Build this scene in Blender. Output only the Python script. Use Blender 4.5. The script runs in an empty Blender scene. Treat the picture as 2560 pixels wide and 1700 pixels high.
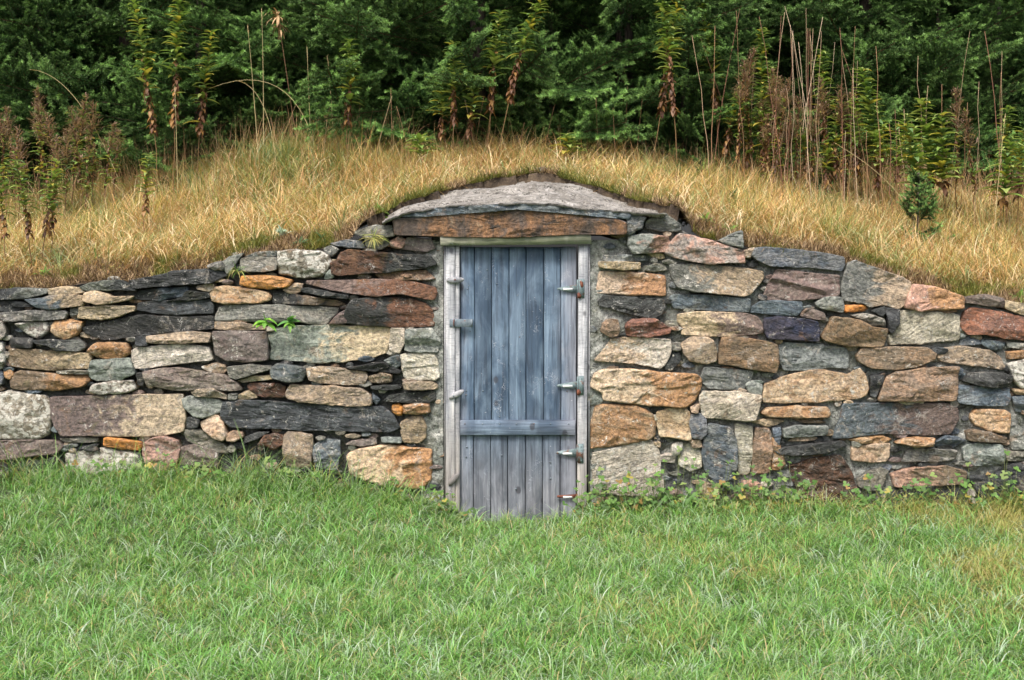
import bpy, math, random
import numpy as np
from math import radians, pi, sin, cos
random.seed(7)
RNG = np.random.default_rng(7)
scene = bpy.context.scene
COL = scene.collection

# ------------------------------------------------------------------ camera, sky, sun, exposure
F = 3555.6            # focal length in source pixels (50 mm on 36 mm, 2560 px wide)
D0 = 8.8              # camera to wall plane
CAMH = 1.55
HOR = 653.0           # horizon row
cam_d = bpy.data.cameras.new('camera')
cam = bpy.data.objects.new('camera', cam_d); COL.objects.link(cam)
cam.location = (0, -D0, CAMH); cam.rotation_euler = (pi/2, 0, 0)
cam_d.lens = 50; cam_d.sensor_width = 36; cam_d.clip_end = 500
cam_d.shift_y = -(850-HOR)/2560
scene.camera = cam
SUN_EL, SUN_AZ = radians(58), radians(205)
w = bpy.data.worlds.new('World'); scene.world = w; w.use_nodes = True
nt = w.node_tree; bg = nt.nodes['Background']
sky = nt.nodes.new('ShaderNodeTexSky'); sky.sky_type = 'NISHITA'; sky.sun_disc = False
sky.sun_elevation = SUN_EL; sky.sun_rotation = SUN_AZ
sky.air_density = 0.7; sky.dust_density = 6.0; sky.ozone_density = 0.6
nt.links.new(sky.outputs[0], bg.inputs[0]); bg.inputs[1].default_value = 0.125
sl = bpy.data.lights.new('sun', 'SUN'); sl.energy = 1.5; sl.angle = radians(14); sl.color = (1, .96, .9)
so = bpy.data.objects.new('sun', sl); COL.objects.link(so)
so.rotation_euler = (radians(33), radians(-16), 0)   # light from the upper front left, soft (overcast)
scene.view_settings.view_transform = 'Standard'; scene.view_settings.look = 'None'
scene.view_settings.exposure = 1.05; scene.view_settings.gamma = 1
scene.render.resolution_x = 1024; scene.render.resolution_y = 680

# ------------------------------------------------------------------ helpers
def PX(u, v, y=0.0):
    d = D0 + y
    return ((u-1280)/F*d, y, CAMH + (HOR-v)/F*d)
K = 1.0843            # displayed pixels (2361 wide) to source pixels
def PD(u, v, y=0.0): return PX(u*K, v*K, y)

def _h(ix, iy, iz):
    n = (ix.astype(np.int64)*374761393 + iy.astype(np.int64)*668265263 + iz.astype(np.int64)*2147483647) & 0xffffffff
    n = ((n ^ (n >> 13))*1274126177) & 0xffffffff
    n = (n ^ (n >> 16)) & 0xffffffff
    return n.astype(np.float64)/4294967295.0*2-1
def vn(p):
    p = np.asarray(p, float); i = np.floor(p).astype(np.int64); f = p-i; f = f*f*(3-2*f)
    r = 0
    for dx in (0, 1):
        for dy in (0, 1):
            for dz in (0, 1):
                wgt = (f[..., 0] if dx else 1-f[..., 0])*(f[..., 1] if dy else 1-f[..., 1])*(f[..., 2] if dz else 1-f[..., 2])
                r = r + wgt*_h(i[..., 0]+dx, i[..., 1]+dy, i[..., 2]+dz)
    return r
def fbm(x, y, z=0.0, s=1.0, o=3):
    x = np.asarray(x, float); y = np.asarray(y, float)+0*x; z = np.asarray(z, float)+0*x
    r = 0; a = 1.0; t = 0
    for k in range(o):
        r = r + a*vn(np.stack([x*s+17.3*k, y*s-9.1*k, z*s+3.7*k], -1)); t += a; a *= .5; s *= 2.03
    return r/t

def mesh_np(name, verts, faces_n, flat_idx, mat, parent=None, attrs=None, smooth=False, loc=None):
    """verts (N,3), faces_n array of face sizes, flat_idx loop vertex indices"""
    me = bpy.data.meshes.new(name)
    v = np.asarray(verts, np.float32)
    me.vertices.add(len(v)); me.vertices.foreach_set('co', v.ravel())
    fi = np.asarray(flat_idx, np.int32).ravel(); fn = np.asarray(faces_n, np.int32)
    me.loops.add(len(fi)); me.loops.foreach_set('vertex_index', fi)
    me.polygons.add(len(fn))
    st = np.concatenate([[0], np.cumsum(fn)[:-1]]).astype(np.int32)
    me.polygons.foreach_set('loop_start', st)
    if smooth: me.polygons.foreach_set('use_smooth', np.ones(len(fn), bool))
    for k, a in (attrs or {}).items():
        at = me.attributes.new(k, 'FLOAT_COLOR', 'POINT')
        a = np.asarray(a, np.float32)
        if a.shape[1] == 3: a = np.concatenate([a, np.ones((len(a), 1), np.float32)], 1)
        at.data.foreach_set('color', a.ravel())
    me.update(calc_edges=True); me.validate()
    if mat: me.materials.append(mat)
    o = bpy.data.objects.new(name, me); COL.objects.link(o)
    if parent: o.parent = parent
    if loc is not None: o.location = loc
    return o
def tag(o, label=None, cat=None, group=None, kind=None):
    if label: o['label'] = label
    if cat: o['category'] = cat
    if group: o['group'] = group
    if kind: o['kind'] = kind
    return o
def empty(name, loc):
    o = bpy.data.objects.new(name, None); COL.objects.link(o); o.location = loc; o.empty_display_size = .1
    return o

class MB:
    """collects quads/polys"""
    def __init__(s): s.v = []; s.f = []; s.c = []; s.n = 0
    def add(s, V, Fc, c=(1, 1, 1)):
        V = [tuple(p) for p in V]
        s.v += V; s.f += [[i+s.n for i in f] for f in Fc]; s.c += [c]*len(V); s.n += len(V)
    def box(s, x0, x1, y0, y1, z0, z1, c=(1, 1, 1), b=0.0):
        if b <= 0:
            V = [(x, y, z) for z in (z0, z1) for y in (y0, y1) for x in (x0, x1)]
            s.add(V, [[0, 2, 3, 1], [4, 5, 7, 6], [0, 1, 5, 4], [2, 6, 7, 3], [0, 4, 6, 2], [1, 3, 7, 5]], c); return
        # chamfer on the front (-y) edges
        V = [(x0, y1, z0), (x1, y1, z0), (x1, y1, z1), (x0, y1, z1),
             (x0, y0+b, z0), (x1, y0+b, z0), (x1, y0+b, z1), (x0, y0+b, z1),
             (x0+b, y0, z0+b), (x1-b, y0, z0+b), (x1-b, y0, z1-b), (x0+b, y0, z1-b)]
        s.add(V, [[0, 3, 2, 1], [0, 1, 5, 4], [1, 2, 6, 5], [2, 3, 7, 6], [3, 0, 4, 7],
                  [4, 5, 9, 8], [5, 6, 10, 9], [6, 7, 11, 10], [7, 4, 8, 11], [8, 9, 10, 11]], c)
    def prism(s, pts, y0, y1, c=(1, 1, 1)):
        n = len(pts); V = [(x, y0, z) for x, z in pts]+[(x, y1, z) for x, z in pts]
        s.add(V, [list(range(n)), list(range(2*n-1, n-1, -1))]+[[i, i+n, (i+1) % n+n, (i+1) % n] for i in range(n)], c)
    def tube(s, pts, r0, r1=None, n=5, c=(1, 1, 1)):
        r1 = r0 if r1 is None else r1
        m = len(pts); V = []
        for i, p in enumerate(pts):
            p = np.array(p, float); a = np.array(pts[max(i-1, 0)], float); b = np.array(pts[min(i+1, m-1)], float)
            t = b-a; t /= (np.linalg.norm(t)+1e-9)
            u = np.cross(t, (0, 1, 0.13)); u /= (np.linalg.norm(u)+1e-9); q = np.cross(t, u)
            r = r0+(r1-r0)*i/(m-1)
            for k in range(n):
                V.append(tuple(p+r*(u*cos(2*pi*k/n)+q*sin(2*pi*k/n))))
        Fc = [[i*n+k, i*n+(k+1) % n, (i+1)*n+(k+1) % n, (i+1)*n+k] for i in range(m-1) for k in range(n)]
        Fc += [list(range(n))[::-1], [(m-1)*n+k for k in range(n)]]
        s.add(V, Fc, c)
    def build(s, name, mat, parent=None, smooth=False, extra=None):
        at = {'c1': np.array(s.c)[:, :3]}
        if extra: at.update(extra)
        return mesh_np(name, np.array(s.v), [len(f) for f in s.f], [i for f in s.f for i in f], mat, parent, at, smooth)

# ------------------------------------------------------------------ materials
def newmat(name):
    m = bpy.data.materials.new(name); m.use_nodes = True
    return m, m.node_tree, m.node_tree.nodes['Principled BSDF']
def N(nt, t, **kw):
    n = nt.nodes.new(t)
    for k, v in kw.items():
        if k.startswith('i_'):
            key = k[2:]; key = int(key) if key.isdigit() else key
            n.inputs[key].default_value = v
        else: setattr(n, k, v)
    return n
def mixc(nt, fac, a, b, mode='MIX'):
    n = nt.nodes.new('ShaderNodeMix'); n.data_type = 'RGBA'; n.blend_type = mode
    for inp, val in ((n.inputs[0], fac), (n.inputs[6], a), (n.inputs[7], b)):
        if isinstance(val, bpy.types.NodeSocket): nt.links.new(val, inp)
        elif isinstance(val, (int, float)): inp.default_value = val
        else: inp.default_value = (*val, 1)
    return n.outputs[2]
def math_(nt, op, a, b=0.0, clamp=False):
    n = nt.nodes.new('ShaderNodeMath'); n.operation = op; n.use_clamp = clamp
    for inp, val in ((n.inputs[0], a), (n.inputs[1], b)):
        if isinstance(val, bpy.types.NodeSocket): nt.links.new(val, inp)
        else: inp.default_value = val
    return n.outputs[0]
def maprange(nt, v, a, b, c=0., d=1.):
    n = nt.nodes.new('ShaderNodeMapRange'); n.interpolation_type = 'SMOOTHSTEP'
    nt.links.new(v, n.inputs[0])
    for k, x in zip((1, 2, 3, 4), (a, b, c, d)): n.inputs[k].default_value = x
    return n.outputs[0]
def noise(nt, vec, scale, detail=4, rough=.55, dist=0.):
    n = N(nt, 'ShaderNodeTexNoise'); n.inputs['Scale'].default_value = scale
    n.inputs['Detail'].default_value = detail; n.inputs['Roughness'].default_value = rough; n.inputs['Distortion'].default_value = dist
    nt.links.new(vec, n.inputs['Vector']); return n.outputs[0]
def mapping(nt, vec, scale=(1, 1, 1), loc=(0, 0, 0), rot=(0, 0, 0)):
    n = N(nt, 'ShaderNodeMapping'); n.inputs['Scale'].default_value = scale; n.inputs['Location'].default_value = loc; n.inputs['Rotation'].default_value = rot
    nt.links.new(vec, n.inputs['Vector']); return n.outputs[0]
def bump(nt, bs, h, dist=.01, strength=1.0):
    b = N(nt, 'ShaderNodeBump'); b.inputs['Strength'].default_value = strength; b.inputs['Distance'].default_value = dist
    nt.links.new(h, b.inputs['Height']); nt.links.new(b.outputs[0], bs.inputs['Normal']); return b

def stone_material():
    m, nt, bs = newmat('stone'); L = nt.links
    c1 = N(nt, 'ShaderNodeAttribute', attribute_name='c1').outputs[0]
    c2 = N(nt, 'ShaderNodeAttribute', attribute_name='c2').outputs[0]
    pr = N(nt, 'ShaderNodeAttribute', attribute_name='prm').outputs[0]
    sp = N(nt, 'ShaderNodeSeparateXYZ'); L.new(pr, sp.inputs[0])
    tc = N(nt, 'ShaderNodeTexCoord').outputs['Object']
    off = N(nt, 'ShaderNodeVectorMath', operation='MULTIPLY_ADD'); 
    oa = N(nt, 'ShaderNodeAttribute', attribute_name='rnd').outputs[0]
    L.new(oa, off.inputs[0]); off.inputs[1].default_value = (37, 53, 29); L.new(tc, off.inputs[2])
    co = off.outputs[0]
    n1 = noise(nt, mapping(nt, co, (1, 1, 1.5)), 7, 7, .62, 1.2)
    f = maprange(nt, math_(nt, 'ADD', n1, sp.outputs[0]), .42, .60)
    col = mixc(nt, f, c1, c2)
    # strata lines
    vr = N(nt, 'ShaderNodeVectorRotate', rotation_type='Y_AXIS'); L.new(co, vr.inputs['Vector'])
    so_ = N(nt, 'ShaderNodeSeparateXYZ'); L.new(oa, so_.inputs[0])
    L.new(math_(nt, 'MULTIPLY', math_(nt, 'SUBTRACT', so_.outputs[0], .5), 1.1), vr.inputs['Angle'])
    st = noise(nt, mapping(nt, vr.outputs[0], (7, 7, 30)), 1, 8, .68, 1.2)
    col = mixc(nt, math_(nt, 'MULTIPLY', math_(nt, 'MULTIPLY', maprange(nt, st, .47, .36), .8), sp.outputs[2]), col, mixc(nt, 1., col, (.32, .32, .34), 'MULTIPLY'))
    # mottling
    n2 = noise(nt, co, 55, 8, .7)
    col = mixc(nt, 1., col, mixc(nt, maprange(nt, n2, .3, .7), (.45, .45, .46), (1.5, 1.46, 1.4)), 'MULTIPLY')
    n5 = noise(nt, co, 14, 5, .65, .8)
    col = mixc(nt, maprange(nt, n5, .56, .66, 0, .55), col, mixc(nt, 1., col, (.36, .38, .42), 'MULTIPLY'))
    n6 = noise(nt, mapping(nt, co, (1, 1, 1), (5, 2, 8)), 11, 5, .65, 1.)
    col = mixc(nt, maprange(nt, n6, .58, .68, 0, .5), col, (.34, .31, .26))
    # rust / ochre blush
    n7 = noise(nt, mapping(nt, co, (1, 1, 1), (1, 9, 3)), 9, 4, .6, .6)
    col = mixc(nt, maprange(nt, n7, .60, .72, 0, .4), col, (.22, .125, .06))
    # pale lichen crusts
    n3 = noise(nt, mapping(nt, co, (1, 1, 1), (3, 1, 2)), 26, 7, .72, .4)
    li = maprange(nt, math_(nt, 'ADD', n3, math_(nt, 'MULTIPLY', math_(nt, 'SUBTRACT', sp.outputs[1], .5), .22)), .60, .66)
    col = mixc(nt, li, col, (.50, .49, .43))
    n4 = noise(nt, mapping(nt, co, (1, 1, 1), (9, 4, 7)), 90, 3, .6)
    col = mixc(nt, maprange(nt, n4, .66, .72, 0, .7), col, (.05, .045, .04))
    vn_ = math_(nt, 'ABSOLUTE', math_(nt, 'SUBTRACT', noise(nt, mapping(nt, vr.outputs[0], (1, 1, 2.2), (4, 4, 1)), 9, 4, .6, 1.6), .5))
    col = mixc(nt, math_(nt, 'MULTIPLY', maprange(nt, vn_, .010, .002), maprange(nt, n1, .45, .6, 0, .8)), col, (.03, .03, .028))
    vw = math_(nt, 'ABSOLUTE', math_(nt, 'SUBTRACT', noise(nt, mapping(nt, vr.outputs[0], (1.6, 1, 1), (8, 1, 6)), 6, 3, .5, 2.2), .5))
    col = mixc(nt, math_(nt, 'MULTIPLY', maprange(nt, vw, .008, .001), maprange(nt, n6, .5, .58, 0, .75)), col, (.55, .55, .52))
    # moss low and on ledges: green-yellow patches
    n8 = noise(nt, mapping(nt, co, (1, 1, 1), (2, 7, 1)), 6, 6, .7, .5)
    col = mixc(nt, maprange(nt, n8, .60, .74, 0, .5), col, (.12, .125, .045))
    L.new(col, bs.inputs['Base Color'])
    L.new(maprange(nt, n2, .3, .7, .5, .85), bs.inputs['Roughness'])
    bs.inputs['Specular IOR Level'].default_value = .45
    h = math_(nt, 'ADD', math_(nt, 'MULTIPLY', st, math_(nt, 'MULTIPLY', sp.outputs[2], 2.0)), math_(nt, 'ADD', math_(nt, 'MULTIPLY', n2, .5), math_(nt, 'MULTIPLY', n5, 1.2)))
    bump(nt, bs, h, .017, 1.)
    return m
def mortar_material():
    m, nt, bs = newmat('mortar'); L = nt.links
    tc = N(nt, 'ShaderNodeTexCoord').outputs['Object']
    n1 = noise(nt, tc, 5, 6, .6); n2 = noise(nt, tc, 45, 8, .7); n3 = noise(nt, mapping(nt, tc, loc=(4, 4, 4)), 12, 6, .65, .7)
    cc = N(nt, 'ShaderNodeAttribute', attribute_name='c1').outputs[0]
    col = mixc(nt, maprange(nt, n1, .35, .65), (.17, .185, .165), (.30, .31, .285))
    col = mixc(nt, 1., col, cc, 'MULTIPLY')
    cr = noise(nt, mapping(nt, tc, (1, 1, 1), (3, 1, 3)), 7, 4, .6, 1.8)
    crl = math_(nt, 'ABSOLUTE', math_(nt, 'SUBTRACT', cr, .5))
    col = mixc(nt, maprange(nt, crl, .012, .003), col, (.04, .04, .035))
    col = mixc(nt, maprange(nt, n3, .55, .68, 0, .7), col, (.10, .11, .07))
    col = mixc(nt, maprange(nt, noise(nt, mapping(nt, tc, loc=(7, 1, 4)), 16, 6, .7, .5), .56, .64, 0, .7), col, mixc(nt, 1., cc, (.5, .5, .46), 'MULTIPLY'))
    col = mixc(nt, maprange(nt, n2, .35, .65), mixc(nt, 1., col, (.55, .55, .55), 'MULTIPLY'), mixc(nt, 1., col, (1.3, 1.3, 1.3), 'MULTIPLY'))
    L.new(col, bs.inputs['Base Color']); bs.inputs['Roughness'].default_value = .9
    bump(nt, bs, math_(nt, 'ADD', n2, math_(nt, 'MULTIPLY', n3, 2)), .02, .8)
    return m
def slab_material():
    m, nt, bs = newmat('cement_slab'); L = nt.links
    tc = N(nt, 'ShaderNodeTexCoord').outputs['Object']
    n1 = noise(nt, mapping(nt, tc, (1, 1, 2)), 4, 7, .65, .4); n2 = noise(nt, tc, 60, 8, .75); n3 = noise(nt, mapping(nt, tc, (1, 2.5, 2.5), (3, 3, 3)), 9, 8, .7, 1.2)
    col = mixc(nt, maprange(nt, n1, .35, .62), (.27, .255, .225), (.46, .44, .40))
    col = mixc(nt, maprange(nt, n3, .36, .44, .85, 0), col, (.13, .12, .105))
    cr = noise(nt, mapping(nt, tc, (1.2, 3.2, 3.2), (3, 1, 3)), 3.5, 5, .6, 1.5)
    crl = math_(nt, 'ABSOLUTE', math_(nt, 'SUBTRACT', cr, .5))
    col = mixc(nt, maprange(nt, crl, .022, .004), col, (.06, .055, .045))
    col = mixc(nt, maprange(nt, noise(nt, mapping(nt, tc, (1, 1.6, 1.6), (1, 8, 2)), 5, 6, .7, .8), .53, .66, 0, .65), col, (.17, .155, .13))
    n5 = noise(nt, mapping(nt, tc, (1, 1, 1), (8, 3, 3)), 11, 6, .7, .6)
    col = mixc(nt, maprange(nt, n5, .55, .66, 0, .8), col, (.62, .60, .57))
    col = mixc(nt, maprange(nt, n2, .35, .65), mixc(nt, 1., col, (.6, .6, .6), 'MULTIPLY'), col)
    L.new(col, bs.inputs['Base Color']); bs.inputs['Roughness'].default_value = .85
    bump(nt, bs, math_(nt, 'ADD', n2, math_(nt, 'MULTIPLY', n3, 1.5)), .015, .9)
    return m
def lintel_material():
    m, nt, bs = newmat('rusty_lintel_stone'); L = nt.links
    tc = N(nt, 'ShaderNodeTexCoord').outputs['Object']
    geo = N(nt, 'ShaderNodeAttribute', attribute_name='prm').outputs[0]
    n1 = noise(nt, mapping(nt, tc, (2.2, 1, 1)), 3.5, 6, .65, .5)
    v = noise(nt, mapping(nt, tc, (24, 6, 7)), 1, 7, .7, 1.0)
    n2 = noise(nt, tc, 50, 8, .72); n3 = noise(nt, mapping(nt, tc, loc=(2, 5, 2)), 7, 6, .65, .8)
    col = mixc(nt, maprange(nt, n1, .38, .62), (.075, .056, .042), (.24, .125, .056))
    col = mixc(nt, maprange(nt, v, .48, .66, 0, .6), col, (.04, .034, .03))
    col = mixc(nt, maprange(nt, n3, .57, .68, 0, .6), col, (.28, .22, .15))
    col = mixc(nt, maprange(nt, noise(nt, mapping(nt, tc, (1, 1, 1), (6, 6, 6)), 10, 6, .7, .8), .54, .64, 0, .75), col, (.05, .052, .05))
    col = mixc(nt, maprange(nt, n2, .35, .7), mixc(nt, 1., col, (.5, .5, .5), 'MULTIPLY'), mixc(nt, 1., col, (1.5, 1.5, 1.5), 'MULTIPLY'))
    sp = N(nt, 'ShaderNodeSeparateXYZ'); L.new(geo, sp.inputs[0])
    top = mixc(nt, maprange(nt, n3, .4, .6), (.06, .075, .085), (.26, .27, .27))
    col = mixc(nt, maprange(nt, math_(nt, 'ADD', sp.outputs[0], math_(nt, 'MULTIPLY', n2, .3)), .55, .7), col, top)
    L.new(col, bs.inputs['Base Color']); bs.inputs['Roughness'].default_value = .65
    bump(nt, bs, math_(nt, 'ADD', math_(nt, 'ADD', n2, v), math_(nt, 'MULTIPLY', n3, 1.5)), .012, .9)
    return m
def wood_material(name, kind):
    m, nt, bs = newmat(name); L = nt.links
    tc = N(nt, 'ShaderNodeTexCoord').outputs['Object']
    c1 = N(nt, 'ShaderNodeAttribute', attribute_name='c1').outputs[0]
    sep = N(nt, 'ShaderNodeSeparateXYZ'); L.new(tc, sep.inputs[0])
    offs = N(nt, 'ShaderNodeVectorMath', operation='MULTIPLY_ADD'); L.new(c1, offs.inputs[0]); offs.inputs[1].default_value = (11, 3, 23); L.new(tc, offs.inputs[2])
    co = offs.outputs[0]
    horiz = kind in ('h', 'head')
    gs = (3, 60, 60) if horiz else (60, 60, 3)
    g = noise(nt, mapping(nt, co, gs), 1, 6, .6, .6)
    g2 = noise(nt, mapping(nt, co, (gs[0]*3, gs[1]*3, gs[2]*3)), 1, 4, .6, .3)
    n1 = noise(nt, mapping(nt, co, (1, 1, .4) if not horiz else (.4, 1, 1)), 9, 5, .6, .8)
    blotch = noise(nt, mapping(nt, co, (1.4, 1, .7)), 4.5, 5, .6, .6)
    if kind == 'door' or kind == 'h':
        z = sep.outputs[2]
        col = mixc(nt, maprange(nt, blotch, .36, .64), (.052, .092, .15), (.15, .22, .305))
        # paint worn away low down and along both edges
        low = maprange(nt, math_(nt, 'ADD', z, math_(nt, 'MULTIPLY', n1, .55)), .95, .35)
        col = mixc(nt, math_(nt, 'MULTIPLY', low, .9), col, mixc(nt, maprange(nt, n1, .4, .6), (.125, .135, .155), (.235, .245, .27)))
        ax = math_(nt, 'ABSOLUTE', sep.outputs[0])
        edge = maprange(nt, math_(nt, 'ADD', ax, math_(nt, 'MULTIPLY', n1, .22)), .36, .50)
        col = mixc(nt, math_(nt, 'MULTIPLY', edge, .75), col, (.27, .285, .33))
    elif kind == 'jamb':
        col = mixc(nt, maprange(nt, blotch, .38, .62), (.26, .275, .30), (.46, .47, .49))
        sw = noise(nt, mapping(nt, co, (18, 18, 110), rot=(0, .25, 0)), 1, 4, .6, .4)
        col = mixc(nt, maprange(nt, sw, .5, .62, 0, .55), col, mixc(nt, 1., col, (.5, .5, .52), 'MULTIPLY'))
        low = maprange(nt, math_(nt, 'ADD', sep.outputs[2], math_(nt, 'MULTIPLY', n1, .4)), 1.0, .3)
        col = mixc(nt, low, col, (.26, .245, .23))
    elif kind == 'head':
        col = mixc(nt, maprange(nt, blotch, .4, .6), (.22, .235, .155), (.36, .36, .28))
        col = mixc(nt, maprange(nt, n1, .55, .68, 0, .8), col, (.05, .08, .02))
    col = mixc(nt, maprange(nt, g, .32, .52, .75, 0), col, mixc(nt, 1., col, (.38, .38, .4), 'MULTIPLY'))
    col = mixc(nt, maprange(nt, g, .52, .72, 0, .75), col, mixc(nt, 1., col, (1.8, 1.72, 1.6), 'MULTIPLY'))
    # pale curved scuffs, knots
    vr = N(nt, 'ShaderNodeTexVoronoi'); vr.inputs['Scale'].default_value = 6; L.new(mapping(nt, co, (1, 1, .7)), vr.inputs['Vector'])
    kn = maprange(nt, vr.outputs['Distance'], .13, .07)
    col = mixc(nt, math_(nt, 'MULTIPLY', kn, .75), col, (.035, .035, .045))
    sc = noise(nt, mapping(nt, co, (1, 1, .8), (7, 7, 7)), 16, 3, .5, 2.5)
    ln = math_(nt, 'ABSOLUTE', math_(nt, 'SUBTRACT', sc, .5))
    col = mixc(nt, math_(nt, 'MULTIPLY', maprange(nt, ln, .016, .002), maprange(nt, n1, .56, .66, 0, .8)), col, (.45, .48, .54))
    col = mixc(nt, maprange(nt, noise(nt, mapping(nt, co, loc=(1, 5, 1)), 70, 2), .72, .78, 0, .7), col, (.5, .52, .56))
    # per-board tint (red channel of c1)
    s1 = N(nt, 'ShaderNodeSeparateXYZ'); L.new(c1, s1.inputs[0])
    tint = N(nt, 'ShaderNodeCombineXYZ'); 
    for k in range(3): L.new(math_(nt, 'ADD', math_(nt, 'MULTIPLY', s1.outputs[0], .5), .72), tint.inputs[k])
    col = mixc(nt, 1., col, tint.outputs[0], 'MULTIPLY')
    L.new(col, bs.inputs['Base Color']); bs.inputs['Roughness'].default_value = .62
    bump(nt, bs, math_(nt, 'ADD', g, math_(nt, 'MULTIPLY', g2, .5)), .004, .8)
    return m
def metal_material(name, a, b, rough=.45, metal=.6):
    m, nt, bs = newmat(name); L = nt.links
    tc = N(nt, 'ShaderNodeTexCoord').outputs['Object']
    n1 = noise(nt, tc, 60, 5, .6); n2 = noise(nt, mapping(nt, tc, loc=(1, 2, 3)), 18, 4, .6)
    col = mixc(nt, maprange(nt, n1, .4, .6), a, b)
    col = mixc(nt, maprange(nt, n2, .56, .64, 0, .8), col, (.16, .05, .02))
    L.new(col, bs.inputs['Base Color']); bs.inputs['Roughness'].default_value = rough; bs.inputs['Metallic'].default_value = metal
    bump(nt, bs, n1, .001, .5)
    return m
def leaf_material(name, trans=.3, rough=.5, spec=.4):
    m, nt, bs = newmat(name); L = nt.links
    c1 = N(nt, 'ShaderNodeAttribute', attribute_name='c1').outputs[0]
    L.new(c1, bs.inputs['Base Color']); bs.inputs['Roughness'].default_value = rough; bs.inputs['Specular IOR Level'].default_value = spec
    tr = N(nt, 'ShaderNodeBsdfTranslucent'); L.new(mixc(nt, 1., c1, (1.1, 1.15, .7), 'MULTIPLY'), tr.inputs[0])
    mx = N(nt, 'ShaderNodeMixShader'); mx.inputs[0].default_value = trans
    L.new(bs.outputs[0], mx.inputs[1]); L.new(tr.outputs[0], mx.inputs[2])
    L.new(mx.outputs[0], nt.nodes['Material Output'].inputs[0])
    return m
def soil_material():
    m, nt, bs = newmat('soil'); L = nt.links
    tc = N(nt, 'ShaderNodeTexCoord').outputs['Object']
    n1 = noise(nt, tc, 6, 6, .65); n2 = noise(nt, tc, 70, 6, .7)
    col = mixc(nt, maprange(nt, n1, .4, .6), (.045, .032, .022), (.11, .08, .05))
    col = mixc(nt, maprange(nt, n2, .5, .7, 0, .6), col, (.20, .15, .09))
    L.new(col, bs.inputs['Base Color']); bs.inputs['Roughness'].default_value = .95
    bump(nt, bs, n2, .02, 1.)
    return m
def lawn_soil_material():
    m, nt, bs = newmat('lawn_ground'); L = nt.links
    tc = N(nt, 'ShaderNodeTexCoord').outputs['Object']
    n1 = noise(nt, tc, 8, 6, .65); n2 = noise(nt, tc, 90, 4, .7)
    col = mixc(nt, maprange(nt, n1, .4, .6), (.035, .06, .018), (.07, .10, .03))
    L.new(col, bs.inputs['Base Color']); bs.inputs['Roughness'].default_value = .95
    bump(nt, bs, n2, .02, 1.)
    return m
def bark_material():
    m, nt, bs = newmat('bark'); L = nt.links
    tc = N(nt, 'ShaderNodeTexCoord').outputs['Object']
    n1 = noise(nt, mapping(nt, tc, (30, 30, 8)), 1, 6, .7)
    L.new(mixc(nt, maprange(nt, n1, .35, .65), (.03, .022, .017), (.11, .085, .065)), bs.inputs['Base Color'])
    bs.inputs['Roughness'].default_value = .9; bump(nt, bs, n1, .02, 1.)
    return m
M_STONE = stone_material(); M_MORTAR = mortar_material(); M_SLAB = slab_material(); M_LINTEL = lintel_material()
M_DOOR = wood_material('weathered_blue_boards', 'door'); M_BATTEN = wood_material('weathered_batten', 'h')
M_JAMB = wood_material('whitewashed_jamb_wood', 'jamb'); M_HEAD = wood_material('mossy_head_wood', 'head')
M_GALV = metal_material('galvanised', (.12, .175, .185), (.18, .24, .25), .7, .05); M_RUST = metal_material('rusty_iron', (.11, .035, .022), (.18, .065, .035), .8, .1)
M_STEEL = metal_material('dull_steel', (.11, .15, .18), (.17, .21, .24), .6, .15)
M_GRASS = leaf_material('grass_blades', .3, .42, .5); M_DRY = leaf_material('dry_grass', .22, .6, .3)
M_NEEDLE = leaf_material('spruce_needles', .15, .5, .22); M_HERB = leaf_material('herb_leaves', .3, .5, .35)
M_STEM = leaf_material('plant_stems', .02, .7, .2)
M_SOIL = soil_material(); M_LAWN = lawn_soil_material(); M_BARK = bark_material()
m, nt_, bs_ = newmat('white_sticker'); bs_.inputs['Base Color'].default_value = (.75, .78, .78, 1); bs_.inputs['Roughness'].default_value = .3; M_WHITE = m

# ------------------------------------------------------------------ ground shapes
_top = [(-900, 735), (-300, 728), (0, 721), (120, 716), (200, 700), (330, 697), (430, 680), (565, 660), (600, 636), (690, 628), (820, 612),
        (880, 588), (940, 566), (978, 548), (1040, 518), (1200, 496), (1340, 494), (1480, 512), (1560, 528), (1680, 545), (1740, 580), (1860, 606), (1900, 622),
        (2110, 652), (2160, 662), (2285, 706), (2300, 715), (2410, 745), (2430, 745), (2560, 768), (2900, 800), (3500, 830)]
_tx = np.array([(u-1280)/F*D0 for u, v in _top]); _tz = np.array([CAMH+(HOR-v)/F*D0 for u, v in _top])
def T(x): return np.interp(x, _tx, _tz)
_far = [(-1500, 500), (-300, 515), (0, 505), (200, 470), (420, 440), (560, 405), (700, 372), (1100, 366), (1400, 366), (1600, 384), (1850, 425), (2200, 460), (2560, 490), (3500, 520)]
_fx = np.array([(u-1280)/F*(D0+4) for u, v in _far]); _fz = np.array([CAMH+(HOR-v)/F*(D0+4) for u, v in _far])-.10
def smooth(t): t = np.clip(t, 0, 1); return t*t*(3-2*t)
def slab_back(x): return -.1+.16+.95*np.sin(np.clip((x+.9)/1.95, 0, 1)*pi)**.8
_sb = [(-300, 560), (60, 440), (200, 362), (300, 320), (520, 258), (800, 190), (1000, 158), (1170, 122), (1300, 146), (1500, 186), (1700, 262), (1950, 345), (2135, 384), (2500, 520)]
_sx = np.array([(940+a/2.951-1280)/F*(D0+.5) for a, b in _sb]); _sv = np.array([400+b/2.951 for a, b in _sb])
def slab_z(x): return CAMH+(HOR-np.interp(x, _sx, _sv))/F*(D0+slab_back(x))
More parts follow.
